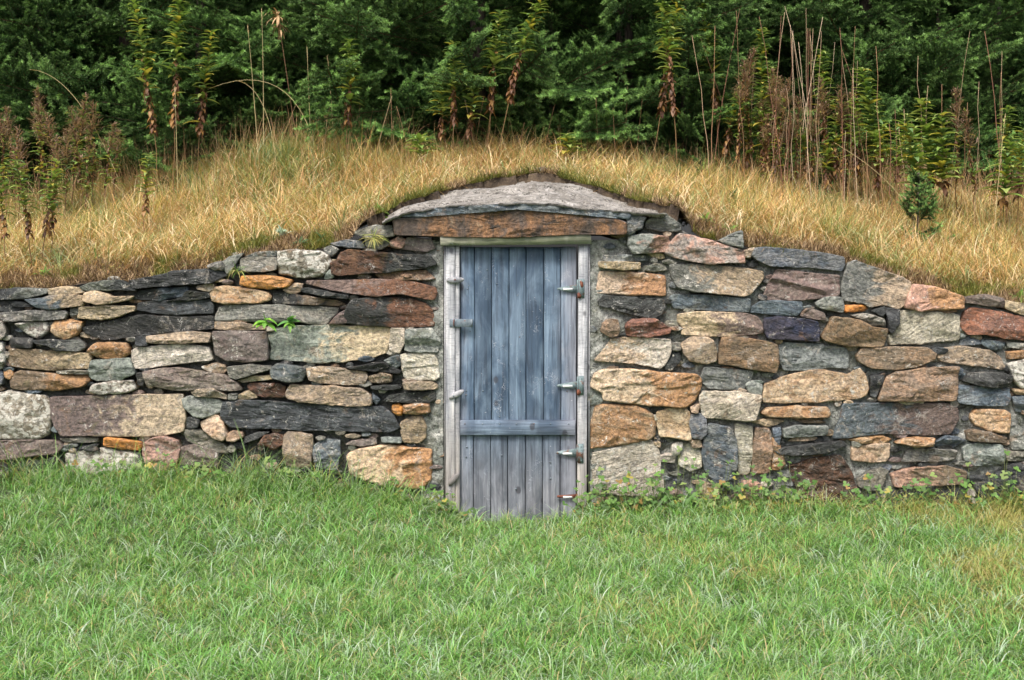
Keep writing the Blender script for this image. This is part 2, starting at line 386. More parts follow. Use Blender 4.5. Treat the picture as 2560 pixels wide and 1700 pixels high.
def HB(x, y):
    """bank behind the wall"""
    x = np.asarray(x, float); y = np.asarray(y, float)
    t = T(x); f = np.interp(x, _fx, _fz)
    s = np.clip(y/4.0, 0, 1); s = .55*s+.45*smooth(s)
    z = t-.03+(f-t+.03)*s
    z = z+.10*np.exp(-((x+2.0)/.9)**2-((y-2.9)/.7)**2)
    z = z+.05*fbm(x, y, 0, 1.3, 3)*smooth(y/1.0)
    z = z+np.where(y > 4, (y-4)*.05, 0)
    z = z+.014*fbm(x, y, 2, 13, 3)+(.055+.02*fbm(x, y, 6, 5, 2))*smooth((y-.01)/.22)*(1-smooth((y-.5)/1.5))
    ys = slab_back(x); on = (x > -1.02) & (x < 1.16)
    w_ = np.where(on & (y > ys-.09), np.exp(-(np.maximum(np.abs(y-ys)-.05, 0)/.22)**2)*smooth((np.minimum(x+1.02, 1.16-x))/.12), 0)
    z = z*(1-w_)+w_*(slab_z(x)+.03+.035*fbm(x, y, 7, 7, 3))
    und = ((x > -1.0) & (x < 1.14) & (y < slab_back(x)-.09)); z = np.where(und, z-.16, z)
    return z
_gl = [(-900, 1090), (0, 1092), (200, 1094), (500, 1098), (800, 1126), (1000, 1155), (1050, 1184), (1320, 1184), (1360, 1168), (1700, 1158), (2000, 1156), (2361, 1160), (3200, 1160)]
_gx = np.array([(u*K-1280)/F*D0 for u, v in _gl]); _gz = np.array([CAMH+(HOR-v*K)/F*D0 for u, v in _gl])-.035
def G(x, y):
    x = np.asarray(x, float); y = np.asarray(y, float)
    z = np.interp(x, _gx, _gz)*(1-smooth((-y-.1)/2.0))
    return z+.02*fbm(x, y, 5, 1.7, 2)-.01

def grid_mesh(name, xs, ys, zf, mat, kind='structure'):
    X, Y = np.meshgrid(xs, ys); Z = zf(X, Y); nx, ny = len(xs), len(ys)
    V = np.stack([X.ravel(), Y.ravel(), Z.ravel()], 1)
    i = np.arange((ny-1)*(nx-1)); r = i//(nx-1); c = i % (nx-1); a = r*nx+c
    Q = np.stack([a, a+1, a+nx+1, a+nx], 1)
    o = mesh_np(name, V, np.full(len(Q), 4), Q, mat, smooth=True)
    if kind: o['kind'] = kind
    return o
def graded(a, lo, hi, b, n, m):
    return np.concatenate([-np.geomspace(-a, -lo, m)[:-1] if a < 0 else [], np.linspace(lo, hi, n), np.geomspace(hi, b, m)[1:]])
xs_ = graded(-150, -6, 6, 150, 260, 12)
yl = np.concatenate([-np.geomspace(150, 7, 10)[:-1], np.linspace(-7, .12, 110)])
grid_mesh('lawn_ground', xs_, yl, lambda X, Y: G(X, Y), M_LAWN)
yb = np.concatenate([np.linspace(.035, 7, 190), np.geomspace(7, 150, 10)[1:]])
def bankz(X, Y):
    z = HB(X, Y)
    return z
grid_mesh('hillside', xs_, yb, bankz, M_SOIL)

# ------------------------------------------------------------------ stones
PAL = {  # main colour, second colour, bias, lichen, strata
 'O': ((.34, .20, .10), (.42, .31, .20), 0, .45, .2), 'o': ((.50, .22, .055), (.40, .20, .075), 0, .25, .2),
 'T': ((.40, .32, .22), (.26, .22, .165), 0, .55, .6), 't': ((.47, .38, .27), (.38, .27, .17), 0, .5, .2),
 'D': ((.035, .04, .041), (.075, .085, .088), 0, .35, .9), 'd': ((.022, .026, .026), (.048, .052, .05), 0, .25, .8),
 'G': ((.155, .165, .145), (.23, .225, .19), 0, .5, .7), 'g': ((.21, .235, .215), (.14, .16, .15), 0, .45, .25),
 'B': ((.10, .13, .155), (.19, .215, .22), 0, .4, .8), 'K': ((.028, .035, .075), (.05, .045, .07), 0, .3, .7),
 'P': ((.15, .115, .105), (.19, .16, .14), 0, .4, .2), 'p': ((.40, .25, .19), (.27, .24, .21), 0, .4, .25),
 'R': ((.13, .068, .042), (.065, .05, .04), 0, .4, .6), 'r': ((.27, .12, .07), (.20, .105, .075), 0, .35, .4),
 'L': ((.17, .15, .12), (.26, .25, .22), 0, 1.1, .3), 'W': ((.50, .47, .40), (.36, .34, .28), 0, .7, .7),
 'N': ((.19, .145, .10), (.27, .18, .11), 0, .4, .5)}
CROP = {'A': (0, 680), 'B': (0, 960), 'C': (520, 560), 'D': (520, 800), 'E': (520, 960), 'F': (1460, 500), 'G': (1460, 760),
        'H': (1460, 980), 'I': (1960, 620), 'J': (1960, 820), 'K': (1960, 1000)}
# crop, style (one letter, or two with a left/right or top/bottom split), outline
STONES = """
A DG -40,170 150,160 450,165 470,210 250,260 0,275 -40,275
A T 470,165 640,145 790,155 830,205 650,222 490,225
A GD 780,150 900,100 1180,80 1290,130 1340,185 1100,175 830,185
A D 1270,80 1600,25 1750,-15 2030,-30 2075,60 2090,110 1900,118 1650,132 1320,165
A DB 1290,265 1370,185 1600,160 1830,145 1830,200 1800,240 1560,280 1400,275
A d 1835,190 2050,205 2060,255 1950,272 1620,290 1800,245
A T 1930,135 2095,118 2090,170 2060,190 1930,170
A BT 240,270 420,255 500,232 700,222 820,232 815,330 640,350 490,370 360,350 280,300
A T 835,210 900,185 960,185 1100,240 1310,235 1270,275 1180,290 960,320 830,290
A d -40,295 60,280 200,290 350,345 150,345 -40,338
A D -40,348 60,338 200,340 215,372 100,388 -40,388
A G 0,400 220,385 640,380 655,410 640,460 450,475 200,482 40,490 5,450
A T 780,345 1000,330 1310,335 1325,380 1180,430 1080,460 920,465 760,455 770,400
A D 1350,310 1450,290 1900,280 2050,270 2085,330 2085,410 1900,412 1700,422 1540,410 1345,380
A d 790,550 1050,490 1350,425 1500,432 1800,445 2090,430 2100,560 1800,590 1550,602 1300,632 1100,672 1000,672 830,610
A L 140,510 250,490 440,490 470,530 460,590 360,655 290,630 180,560
A O 500,520 540,480 680,470 800,490 790,560 740,620 640,660 560,640 505,590
A G 680,360 770,350 765,440 740,485 690,440
A d 90,645 300,660 310,700 300,745 90,745
A DG 315,672 500,665 780,670 830,740 770,782 560,768 480,725 330,705
A T 1435,630 1800,597 1880,587 2070,602 2065,690 1950,692 1500,705 1455,690
A NT 80,760 300,765 840,800 895,830 870,950 640,955 540,965 310,960 100,930 65,860
A O 910,720 960,695 1220,700 1265,740 1270,810 1200,850 1050,860 950,835 860,785
A W 1280,780 1340,745 1550,730 1640,715 1860,715 2050,740 2085,870 1950,882 1700,905 1400,955 1320,950 1290,850
A G 1240,650 1325,650 1322,682 1245,682
A D 1335,640 1430,640 1445,722 1340,722
A g 900,870 1270,848 1290,900 1330,1000 1180,1060 950,1070 880,1030 870,960
A NO 130,1000 200,970 330,980 500,1010 850,1012 885,1070 800,1130 600,1160 200,1168 90,1140 95,1060
A O 20,980 80,970 115,1010 90,1060 40,1040
A G 550,978 700,968 860,970 870,1005 700,1003 560,998
A P 1410,980 1560,950 1750,945 2000,985 2200,1010 2330,1090 2380,1160 2260,1172 2000,1137 1880,1162 1700,1162 1450,1112
A T 1980,930 2100,905 2200,920 2225,975 2180,1000 2060,985 2000,960
A L 930,1100 1100,1078 1300,1065 1340,1150 1250,1190 1000,1205 890,1170
A d 1340,1000 1395,990 1415,1080 1400,1130 1350,1110
A G -40,480 20,500 55,590 40,640 -40,680
A L -40,690 20,700 45,880 20,950 -40,960
A B -40,970 15,1000 15,1100 -40,1120
B L -60,100 80,70 250,105 420,120 470,180 490,280 480,420 460,510 350,545 -60,550
B Pt 490,130 900,120 1300,110 1795,100 1800,200 1820,340 1800,470 1600,510 1350,515 900,510 600,515 540,430 500,320
B P -60,562 200,557 500,557 560,572 610,610 590,650 540,690 350,705 50,745 -60,740
B d -60,775 200,752 480,757 520,800 400,900 100,960 -60,1000
B L 620,690 700,670 1000,640 1300,680 1350,720 1340,850 900,900 640,880
B G 570,540 800,530 945,537 945,575 800,582 600,572
B o 1020,530 1060,525 1380,570 1395,620 1370,660 1010,617
B p 1420,580 1500,530 1640,520 1740,560 1765,640 1740,760 1650,850 1450,830 1410,680
B G 610,610 750,592 760,615 650,640
B D 765,622 945,592 950,622 700,655
B g 1790,150 1850,120 2000,125 2150,160 2200,200 2180,270 2080,310 1990,335 1900,310 1820,240
B T 1870,80 1950,50 2100,50 2220,110 2230,150 2050,122 1930,125
B D 1830,340 1950,330 1960,370 1940,430 1830,435
B t 1980,370 2100,310 2150,320 2210,440 2230,500 2190,560 2100,530 1990,450 1965,400
B G 1800,460 1960,450 2050,520 2220,620 2230,690 2100,670 1900,590 1830,560
B P 1770,630 1900,602 2070,652 2140,690 2130,820 1760,800
C G -10,405 130,370 160,430 140,455 0,430
C g 135,375 200,330 340,285 310,330 270,380 240,440 190,490 160,450
C D -60,450 0,438 140,468 185,505 60,560 0,590 -60,560
C G 315,340 470,327 660,327 675,370 670,450 560,465 380,467 320,440
C g 340,322 480,275 680,265 665,320 480,320
C L 690,270 850,255 1100,270 1190,310 1200,370 1180,450 1100,520 900,520 700,490 690,380
C G 1140,240 1210,210 1290,250 1220,320 1160,300
C G 1450,70 1640,20 1810,10 1830,120 1700,130 1560,130 1450,100
C B 1200,190 1350,157 1500,167 1540,240 1400,230 1250,215
C G 1550,175 1765,142 1775,200 1700,250 1560,230
C p 1790,170 1870,128 1960,150 1900,245 1810,230
C P 1965,132 2190,150 2230,240 2150,270 1905,250
C RD 1310,280 1380,250 1700,280 1900,300 2150,300 2210,330 2250,400 2100,440 1900,460 1700,475 1500,490 1300,510 1220,490 1215,380 1280,350
C N 1640,495 1900,465 2130,452 2240,540 2150,555 2000,547 1700,540
C g 1140,540 1180,470 1200,450 1235,520 1180,545
C o 320,510 500,505 700,520 825,550 810,600 780,625 600,635 400,625 310,600
C O 10,680 60,620 150,605 400,640 580,670 620,710 600,750 500,780 350,780 150,785 40,760
C PR 975,555 1200,552 1500,547 1900,547 2050,572 2230,620 2250,680 2220,750 2130,740 2000,690 1850,690 1650,710 1450,690 1200,650 970,590
C d 920,630 1000,627 1200,672 1380,702 1380,740 1200,720 920,670
C DN 630,680 750,672 900,702 1280,752 1350,790 1270,810 1000,792 640,780
C T 740,650 850,590 930,590 910,660 830,690
C G 110,820 170,797 600,797 1280,822 1260,880 1180,960 1160,990 1000,985 900,965 400,960 60,950 70,880
C P 1345,850 1390,870 1360,970 1185,990 1270,900
C DR 1330,930 1410,740 1700,720 2000,740 2130,780 2200,850 2240,960 2220,1010 2000,1015 1700,1005 1500,1000 1340,970
C T 60,962 300,967 560,1010 560,1040 300,1045 70,1035
D P 45,115 200,110 560,115 580,200 590,390 400,410 180,400 70,340 50,200
D gt 590,160 650,90 800,60 1300,57 1720,67 1790,82 1790,180 1760,320 1600,380 1300,410 1100,420 800,400 610,390 620,240
D W 1800,85 1930,88 1930,220 1880,335 1780,290
D g 1945,92 2200,85 2290,200 2260,318 2000,310 1940,300
D W 1880,350 1960,328 2230,330 2260,420 2270,560 2240,590 1950,590 1920,560 1900,450
D G 190,460 400,440 610,450 600,490 420,540 280,580 210,560
D T 280,602 420,560 620,542 620,590 450,602 340,620
D B 620,470 680,430 960,470 960,520 920,600 780,600 640,570 620,530
D T 970,480 1100,457 1540,512 1565,560 1540,630 1400,640 1100,620 1000,590
D d 1350,470 1720,417 1785,450 1890,500 1880,530 1700,510 1450,490
D B 1730,400 1800,370 1870,350 1890,440 1850,480 1790,440
D T 1580,560 1700,525 1790,540 1810,610 1720,625 1600,620
D D 1600,652 1890,642 1890,680 1700,690 1610,680
D T 1920,617 2200,607 2255,640 2240,680 1940,682
D D 1720,800 1790,742 2000,717 2235,702 2230,780 2180,815 1900,812
D R 380,650 420,627 700,632 750,652 760,760 680,765 480,745 400,690
D T 770,700 820,632 1100,652 1500,672 1600,740 1610,840 1400,850 1200,830 900,810 770,770
D G 200,732 280,727 280,780 200,780
D T 292,732 430,692 480,770 300,785
D D 150,802 330,787 600,802 850,822 1200,852 1500,852 1720,852 1820,940 1880,1060 1800,1110 1500,1100 1200,1090 900,1090 700,1070 400,1070 220,1060 130,980 120,900
D o 1810,842 1880,827 1910,870 1900,940 1860,945 1810,900
D O 1918,837 2100,822 2180,832 2185,910 1930,925
D B 1610,720 1690,790 1650,835 1620,790
E T 1900,380 2000,330 2100,330 2150,420 2130,530 2080,575 1920,575 1895,480
E t 175,510 240,467 330,480 345,520 260,560 190,565
E D 350,525 500,480 600,475 480,540 345,590
E R 560,512 640,492 730,512 730,590 640,650 580,610 480,600
E T 740,512 790,467 1020,502 1015,700 1000,840 760,800 735,640
E B 1040,612 1130,547 1290,562 1290,700 1260,850 1060,830 1035,700
E tO 1360,700 1500,640 1800,605 1910,620 2200,650 2200,800 2190,950 2100,1040 1700,1000 1400,900
E P 1350,600 1420,560 1640,540 1650,600 1500,615
E g 1700,530 1890,530 1895,580 1720,577
F G 610,210 700,145 800,140 950,230 960,260 940,310 780,300 610,280
F gp 440,360 560,335 820,360 840,420 810,510 640,520 480,530 430,440
F p 840,430 940,327 1050,347 1560,492 1585,620 1400,620 1250,630 1100,610 900,570 800,530
F g 1320,400 1550,300 1558,470 1400,430
F B 1690,470 1800,460 2100,490 2400,525 2560,560 2570,640 2540,700 2450,690 2200,660 1850,655 1700,590 1655,540
F T 1570,500 1680,465 1650,570 1580,560
F T 150,605 560,612 555,680 400,690 150,665
F g 190,540 600,547 605,600 200,602
F G 565,650 800,622 820,690 680,705 575,682
F T 620,517 790,527 795,575 700,580
F tO 160,702 570,717 800,742 808,850 800,945 500,935 120,920 130,820
F GT 850,632 1100,632 1600,672 1760,702 1770,770 1640,930 1560,950 1300,910 1100,905 930,860 860,750
F P 1770,980 1830,800 1910,682 2200,717 2518,742 2518,942 2300,970 2050,990
F D 140,1000 200,937 500,962 790,977 800,1050 740,1150 700,1170 550,1140 350,1090 150,1040
F B 850,950 900,927 1300,942 1640,972 1645,1060 1620,1105 1300,1090 900,1070 860,1010
F B 1660,1050 1760,992 2150,1002 2150,1080 2100,1140 1900,1130 1650,1110
G r 410,200 480,150 700,150 860,240 840,290 620,325 420,310
G N 180,190 230,152 330,157 345,250 330,310 270,328 170,270
G tP 930,100 1100,77 1580,92 1700,122 1760,200 1770,290 1600,310 1200,320 960,300 980,230 930,170
G K 1780,140 1900,127 2050,137 2300,172 2320,250 2310,370 2000,350 1820,340 1780,250
G tW 100,560 200,440 280,337 600,332 850,352 860,450 800,600 750,635 500,580
G T 960,400 1050,332 1200,332 1270,362 1310,470 1300,560 1220,590 1050,560 980,480
G N 1340,420 1360,332 1480,322 1800,372 1900,402 1910,560 1890,675 1700,650 1500,610 1330,590
G g 1920,440 1950,378 2300,398 2587,432 2610,520 2610,635 2400,632 2250,655 1970,660
G G 870,390 960,387 955,455 870,457
G D 860,472 955,467 950,560 870,650 790,650
G tO 60,810 110,682 200,642 500,642 720,672 1110,692 1160,750 1140,860 1080,960 1000,1020 700,1000 200,950 180,880
G g 1190,622 1670,662 1650,750 1580,840 1440,840 1230,830 1150,750
G g 1600,792 1650,757 1760,800 1750,895 1620,870
G W 1140,900 1180,862 1500,867 1750,902 1740,960 1690,1140 1600,1150 1400,1130 1180,1120 1150,1020
J t -208,734 -178,554 0,480 250,425 400,417 640,462 740,397 800,450 840,600 820,660 740,700 400,725 0,742
G g 30,850 120,842 190,910 180,980 60,1000 30,950
G T 1050,1012 1130,992 1120,1070 1060,1062
H O 70,500 70,330 110,142 200,122 500,137 600,172 680,230 710,340 700,420 650,470 400,520 200,545 65,560
H t 720,200 830,172 1000,167 1045,200 1040,300 1050,460 1000,475 900,450 750,430 720,320
H B 1060,230 1150,217 1200,270 1200,400 1150,460 1060,450 1045,300
H W 80,700 90,602 300,562 650,472 720,540 760,640 750,750 790,900 780,1040 100,1000
H W 990,520 1100,520 1160,600 1165,750 1050,790 940,720 950,640
H T 700,450 760,500 750,550 700,520
H W 870,510 970,502 940,620 870,620
H W 760,622 900,612 890,700 760,690
H T 1040,480 1150,472 1160,540 1080,550
H B 1230,312 1440,352 1500,480 1500,700 1480,850 1330,880 1300,905 1200,780 1165,600 1190,400
H W 1490,312 1670,342 1660,560 1640,800 1590,815 1520,810 1505,500
H N 1690,352 1830,372 1845,420 1840,790 1655,810 1675,560
H O 1852,440 1930,520 1990,720 1940,760 1852,770
H B 1860,360 1940,352 1920,520 1880,500
J O -216,840 -147,782 100,774 430,777 465,850 440,885 200,882 -137,882
H T 1640,302 1780,272 1880,262 1980,292 1900,330 1820,340
J N 110,902 300,897 420,930 400,945 170,930
J g 0,992 100,962 430,962 430,1050 300,1062 0,1080
J T 100,1085 200,1070 340,1080 300,1110 60,1120
K D 0,470 100,452 400,417 580,402 620,450 400,520 100,545 -60,530 -100,490
K R 60,660 300,582 560,552 660,680 690,780 730,900 680,970 400,1000 150,960 80,720
H T 1150,950 1220,902 1310,922 1340,1060 1160,1060
H p 1560,882 1680,872 1800,950 1850,1080 1560,1080
I GT 600,270 640,152 720,122 900,200 1150,282 1250,330 1260,400 1180,580 1130,600 990,560 850,580 780,540 600,520 570,430
I pO 1210,500 1290,357 1480,382 1770,472 1775,600 1500,610 1340,620 1200,590
I P 180,640 240,592 400,640 410,710 250,690 170,670
I g 320,540 400,492 560,482 590,570 580,635 430,610 340,580
I o 600,562 810,562 850,600 800,625 600,630
I D 860,617 990,582 990,650 960,670
I G 660,662 800,647 960,692 1000,760 850,760 760,710
I N 370,880 480,672 740,712 840,772 1010,792 970,970 760,970 560,950 400,910
I W 1150,622 1340,612 1740,657 1735,910 1400,935 1060,955 1045,860 1120,760
I D 1005,592 1140,612 1125,740 1060,850 1035,800
I r 1750,750 1800,622 1860,592 2000,602 2361,682 2500,720 2500,930 2361,910 2150,880 2000,850 1830,855 1770,810
I P 1790,482 2000,462 2160,492 2180,560 2160,590 1900,550 1790,540
I T 2185,512 2361,552 2500,600 2500,680 2340,655 2190,600
I B 1770,882 1940,882 1955,950 1750,960
I B 1965,902 2200,932 2160,1000 2040,1000 1965,950
I G 2210,922 2361,942 2500,960 2500,1000 2361,1000 2220,980
I N 720,1060 760,992 1000,977 1400,977 1490,1040 1480,1100 1300,1170 1100,1200 850,1180 740,1120
I T 1530,1060 1560,992 1750,967 2050,1012 2150,1080 2185,1180 2160,1200 1900,1160 1600,1130 1540,1110
I O 2210,1022 2361,1012 2500,1002 2500,1060 2361,1080 2220,1100
J N 930,720 1010,482 1100,432 1500,392 1715,382 1710,550 1690,715 1400,720
J D 850,480 1000,442 940,620 900,690 860,660
J D 1760,520 1830,442 2150,442 2240,472 2230,550 2130,590 1900,560
J L 2210,360 2361,312 2500,320 2500,595 2340,590 2260,500
J B 1700,600 1750,562 2220,602 2230,680 2200,770 1900,760 1740,740 1700,690
J O 2250,600 2361,602 2500,602 2500,650 2300,655
J B 2260,682 2361,672 2500,682 2500,820 2300,830
J BP 590,742 1000,742 1600,742 1720,792 1730,900 1640,1050 1400,1060 1000,1040 800,1060 600,1090 490,1090 560,900
J O 1850,850 1900,802 2180,812 2235,850 2230,1040 2100,1030 1900,960 1850,900
J O 630,1100 850,1062 980,1062 1070,1100 1000,1140 750,1150
J O 1090,1130 1200,1082 1490,1082 1450,1160 1300,1160
K t 680,460 900,442 1050,432 1045,560 1010,610 900,615 680,600
K B 1490,420 1600,352 1720,372 1800,402 1650,480 1500,460
K N 1810,312 1900,292 2200,372 2200,430 1820,400
K g 1770,470 1850,427 2140,442 2170,530 2165,630 1880,650 1790,600
K G 1200,540 1240,482 1690,492 1690,580 1620,600 1170,615
K G 740,790 860,702 960,672 1040,700 1000,780 960,880 850,900 750,860
K pN 1060,730 1250,672 1600,652 1790,702 1785,830 1500,840 1100,860
K D 1080,880 1500,852 1785,842 1790,1040 1600,1040 1080,1020
K D 1880,770 2100,712 2361,692 2500,690 2500,1000 2000,1000 1900,900
K g 2240,250 2290,232 2361,290 2500,330 2500,500 2361,480 2250,490
K G 2180,502 2361,512 2500,520 2500,600 2200,600
K d 2200,622 2500,622 2500,688 2200,688
"""
def resample(P, step, nmin=26, nmax=170):
    P = np.array(P, float); Q = []
    for i in range(len(P)):                      # slight corner rounding
        a, b, c = P[i-1], P[i], P[(i+1) % len(P)]
        Q += [b+(a-b)*.09, b*.96+(a+c)*.02, b+(c-b)*.09]
    Q = np.array(Q); R = np.vstack([Q, Q[:1]]); d = np.linalg.norm(np.diff(R, axis=0), axis=1); s = np.concatenate([[0], np.cumsum(d)])
    n = int(np.clip(s[-1]/step, nmin, nmax)); t = np.linspace(0, s[-1], n, endpoint=False)
    return np.stack([np.interp(t, s, R[:, 0]), np.interp(t, s, R[:, 1])], 1)
def area(P):
    x, z = P[:, 0], P[:, 1]; return .5*np.sum(x*np.roll(z, -1)-np.roll(x, -1)*z)
RING = np.array([1, .988, .97, .945, .91, .865, .81, .75, .68, .61, .53, .45, .37, .29, .21, .13, .05])
def stone_geo(P, seed, front=-.02, rnd=.016, depth=.2, rough=1.0, splitvert=False, step=.009):
    """P: outline (x,z); returns verts, faces, per-vertex outline fraction"""
    rg = np.random.default_rng(seed)
    if area(P) < 0: P = P[::-1]
    P = resample(P, step); n = len(P)
    c = P.mean(0); P = P+(P-c)/(np.linalg.norm(P-c, axis=1, keepdims=True)+1e-9)*.0055; nrm = (P-c); ln = np.linalg.norm(nrm, axis=1, keepdims=True); nrm /= ln
    P = P+nrm*(fbm(P[:, 0]*1., P[:, 1], seed*1.7, 26, 3)*.008*rough)[:, None]
    size = math.sqrt(abs(area(P)))
    lay_ = rg.random()**1.5*1.5
    R = []
    for r in RING: R.append(c+(P-c)*r)
    V2 = np.vstack(R+[c[None]])
    rr = np.concatenate([np.repeat(RING, n), [0]])
    lr = np.concatenate([np.tile(ln[:, 0], len(RING)), [size]])
    ed = (1-rr)*np.minimum(lr, size*.8)
    h = np.full(len(V2), 1e3); k = rg.integers(6, 12)
    for _ in range(k):
        g = rg.normal(0, .22, 2)*np.array([.8, 1.4]); cen = c+rg.normal(0, size*.3, 2)
        h = np.minimum(h, rg.uniform(.0, .022)+((V2-cen)@g))
    h = np.clip(h, -.028, .035)
    x, z = V2[:, 0], V2[:, 1]
    tl = rg.normal(0, .12)
    zz = z+tl*x
    h = h+rough*(.010*fbm(x, z, seed*3.1, 9, 3)+.010*np.abs(fbm(x*.8, zz*2.0, seed*1.3, 13, 4))+.007*lay_*np.round(1.7*fbm(x*.7, zz*2.2, seed, 9, 3)))
    e = np.clip(ed/rnd, 0, 1); drop = rnd*(1-np.sqrt(np.clip(1-(1-e)**2, 0, 1)))
    y = front-h+drop
    V = np.stack([x, y, z], 1)
    back = np.stack([P[:, 0]*.98+c[0]*.02, np.full(n, max(front+depth, .1)), P[:, 1]*.98+c[1]*.02], 1)
    V = np.vstack([V, back, [[c[0], max(front+depth, .1), c[1]]]])
    F4 = []; m = len(RING); i = np.arange(n); j = (i+1) % n
    quads = np.vstack([np.stack([q*n+i, q*n+j, (q+1)*n+j, (q+1)*n+i], 1) for q in range(m-1)])
    cc = m*n
    tri = np.stack([(m-1)*n+i, (m-1)*n+j, np.full(n, cc)], 1)
    b0 = m*n+1
    side = np.stack([b0+i, b0+j, j, i], 1)
    tb = np.stack([b0+j, b0+i, np.full(n, b0+n)], 1)
    idx = np.concatenate([quads.ravel(), side.ravel(), tri.ravel(), tb.ravel()])
    fn = np.concatenate([np.full(len(quads)+len(side), 4), np.full(len(tri)+len(tb), 3)])
    return V, fn, idx, c, size
parsed = []
for li, line in enumerate(STONES.strip().split('\n')):
    a = line.split(); ox, oy = CROP[a[0]]
    pts = [tuple(map(float, q.split(','))) for q in a[2:]]
    uv = [(ox+x/3.935, oy+y/3.935) for x, y in pts]
    P = np.array([[PX(u, v)[0], PX(u, v)[2]] for u, v in uv])
    parsed.append((a[1], P, li))

cellar = empty('root_cellar', (0, 0, 0))
tag(cellar, 'stone root cellar dug into the bank with a small weathered blue plank door', 'root cellar')

# mortar / core of the wall
DL, DR = (1108-1280)/F*D0, (1474-1280)/F*D0       # door opening
def core():
    xs = np.arange(-5.6, 5.6, .013); nz = 150
    V = []; Fq = []; t = T(xs)-.035
    lint = (xs > (985-1280)/F*D0) & (xs < (1600-1280)/F*D0)
    t = np.where(lint, CAMH+(HOR-600)/F*D0, t)
    S = np.linspace(0, 1, nz)
    X = np.repeat(xs[:, None], nz, 1); Z = -.35+(t[:, None]+.35)*S[None]
    dd = np.minimum(np.abs(X-DL), np.abs(X-DR)); near = np.exp(-(dd/.17)**2)
    base = np.where(X < 0, .085, .055)
    Y = base*(1-near)+.022*near-.020*fbm(X, Z, 3, 7, 3)-.012*fbm(X, Z, 9, 22, 2)-.008*np.round(1.5*fbm(X, Z, 19, 9, 2))
    V = np.stack([X.ravel(), Y.ravel(), Z.ravel()], 1)
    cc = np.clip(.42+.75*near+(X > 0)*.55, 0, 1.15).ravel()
    C = np.stack([cc, cc, cc], 1)
    nx = len(xs); i, k = np.meshgrid(np.arange(nx-1), np.arange(nz-1), indexing='ij')
    xm = (xs[:-1]+xs[1:])/2
    keep = ~((xm > DL) & (xm < DR))
    a = (i*nz+k)[keep].ravel(); Q = np.stack([a, a+nz, a+nz+1, a+1], 1)
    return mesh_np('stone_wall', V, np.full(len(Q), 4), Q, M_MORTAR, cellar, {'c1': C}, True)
wall = core()

def stone_attrs(V, c, size, style, seed, P):
    rg = np.random.default_rng(seed+999)
    A = PAL[style[0]]
    if len(style) > 1:
        B = PAL[style[1]]; c1, c2 = np.array(A[0]), np.array(B[0]); li, st = (A[3]+B[3])/2, (A[4]+B[4])/2
        w_ = max(P[:, 0].max()-P[:, 0].min(), .01); bias = (V[:, 0]-c[0])/w_*.55
    else:
        c1, c2 = np.array(A[0]), np.array(A[1]); li, st = A[3], A[4]; bias = np.full(len(V), rg.uniform(-.06, .04))
    j = rg.uniform(.82, 1.2)*np.array([rg.uniform(.95, 1.05), 1, rg.uniform(.93, 1.07)])
    n = len(V); one = np.ones((n, 1))
    return {'c1': one*np.clip(c1*j, 0, 1), 'c2': one*np.clip(c2*j, 0, 1),
            'prm': np.stack([bias, np.full(n, li+rg.uniform(-.15, .15)), np.full(n, st)], 1),
            'rnd': one*rg.uniform(0, 1, 3)}
rounded = set('OoL')
STONE_NAME = {'O': 'ochre brown', 'o': 'bright orange', 'T': 'buff', 't': 'warm tan', 'D': 'dark slate', 'd': 'near black slate', 'G': 'greenish grey',
 'g': 'pale grey', 'B': 'blue grey', 'K': 'dark navy blue', 'P': 'purplish brown', 'p': 'pinkish', 'R': 'rust brown', 'r': 'reddish', 'L': 'lichen speckled', 'W': 'whitish', 'N': 'brown'}
geos = []
for style, P, li in parsed:
    rg = np.random.default_rng(li)
    sz = math.sqrt(abs(area(P)))
    front = rg.uniform(-.045, 0) if sz > .09 else rg.uniform(-.015, .02)
    r = (rg.uniform(.014, .024) if style[0] in rounded or style[-1] in 'O' else rg.uniform(.005, .010))
    r = min(r, sz*.3)
    V, fn, idx, c, size = stone_geo(P, li+11, front, r, .2, .65 if style[0] in 'PoB' else 1.0)
    geos.append((abs(area(P)), style, V, fn, idx, stone_attrs(V, c, size, style, li, P)))
order = sorted(range(len(geos)), key=lambda i: -geos[i][0])
rest = []
for k, i in enumerate(order):
    ar, style, V, fn, idx, at = geos[i]
    if k < 100:
        o = mesh_np('stone', V, fn, idx, M_STONE, wall, at, True)
        o['label'] = STONE_NAME[style[0]]+' wall stone' if len(style) == 1 else 'wall stone part '+STONE_NAME[style[0]]+' part '+STONE_NAME[style[1]]
    else: rest.append((V, fn, idx, at))
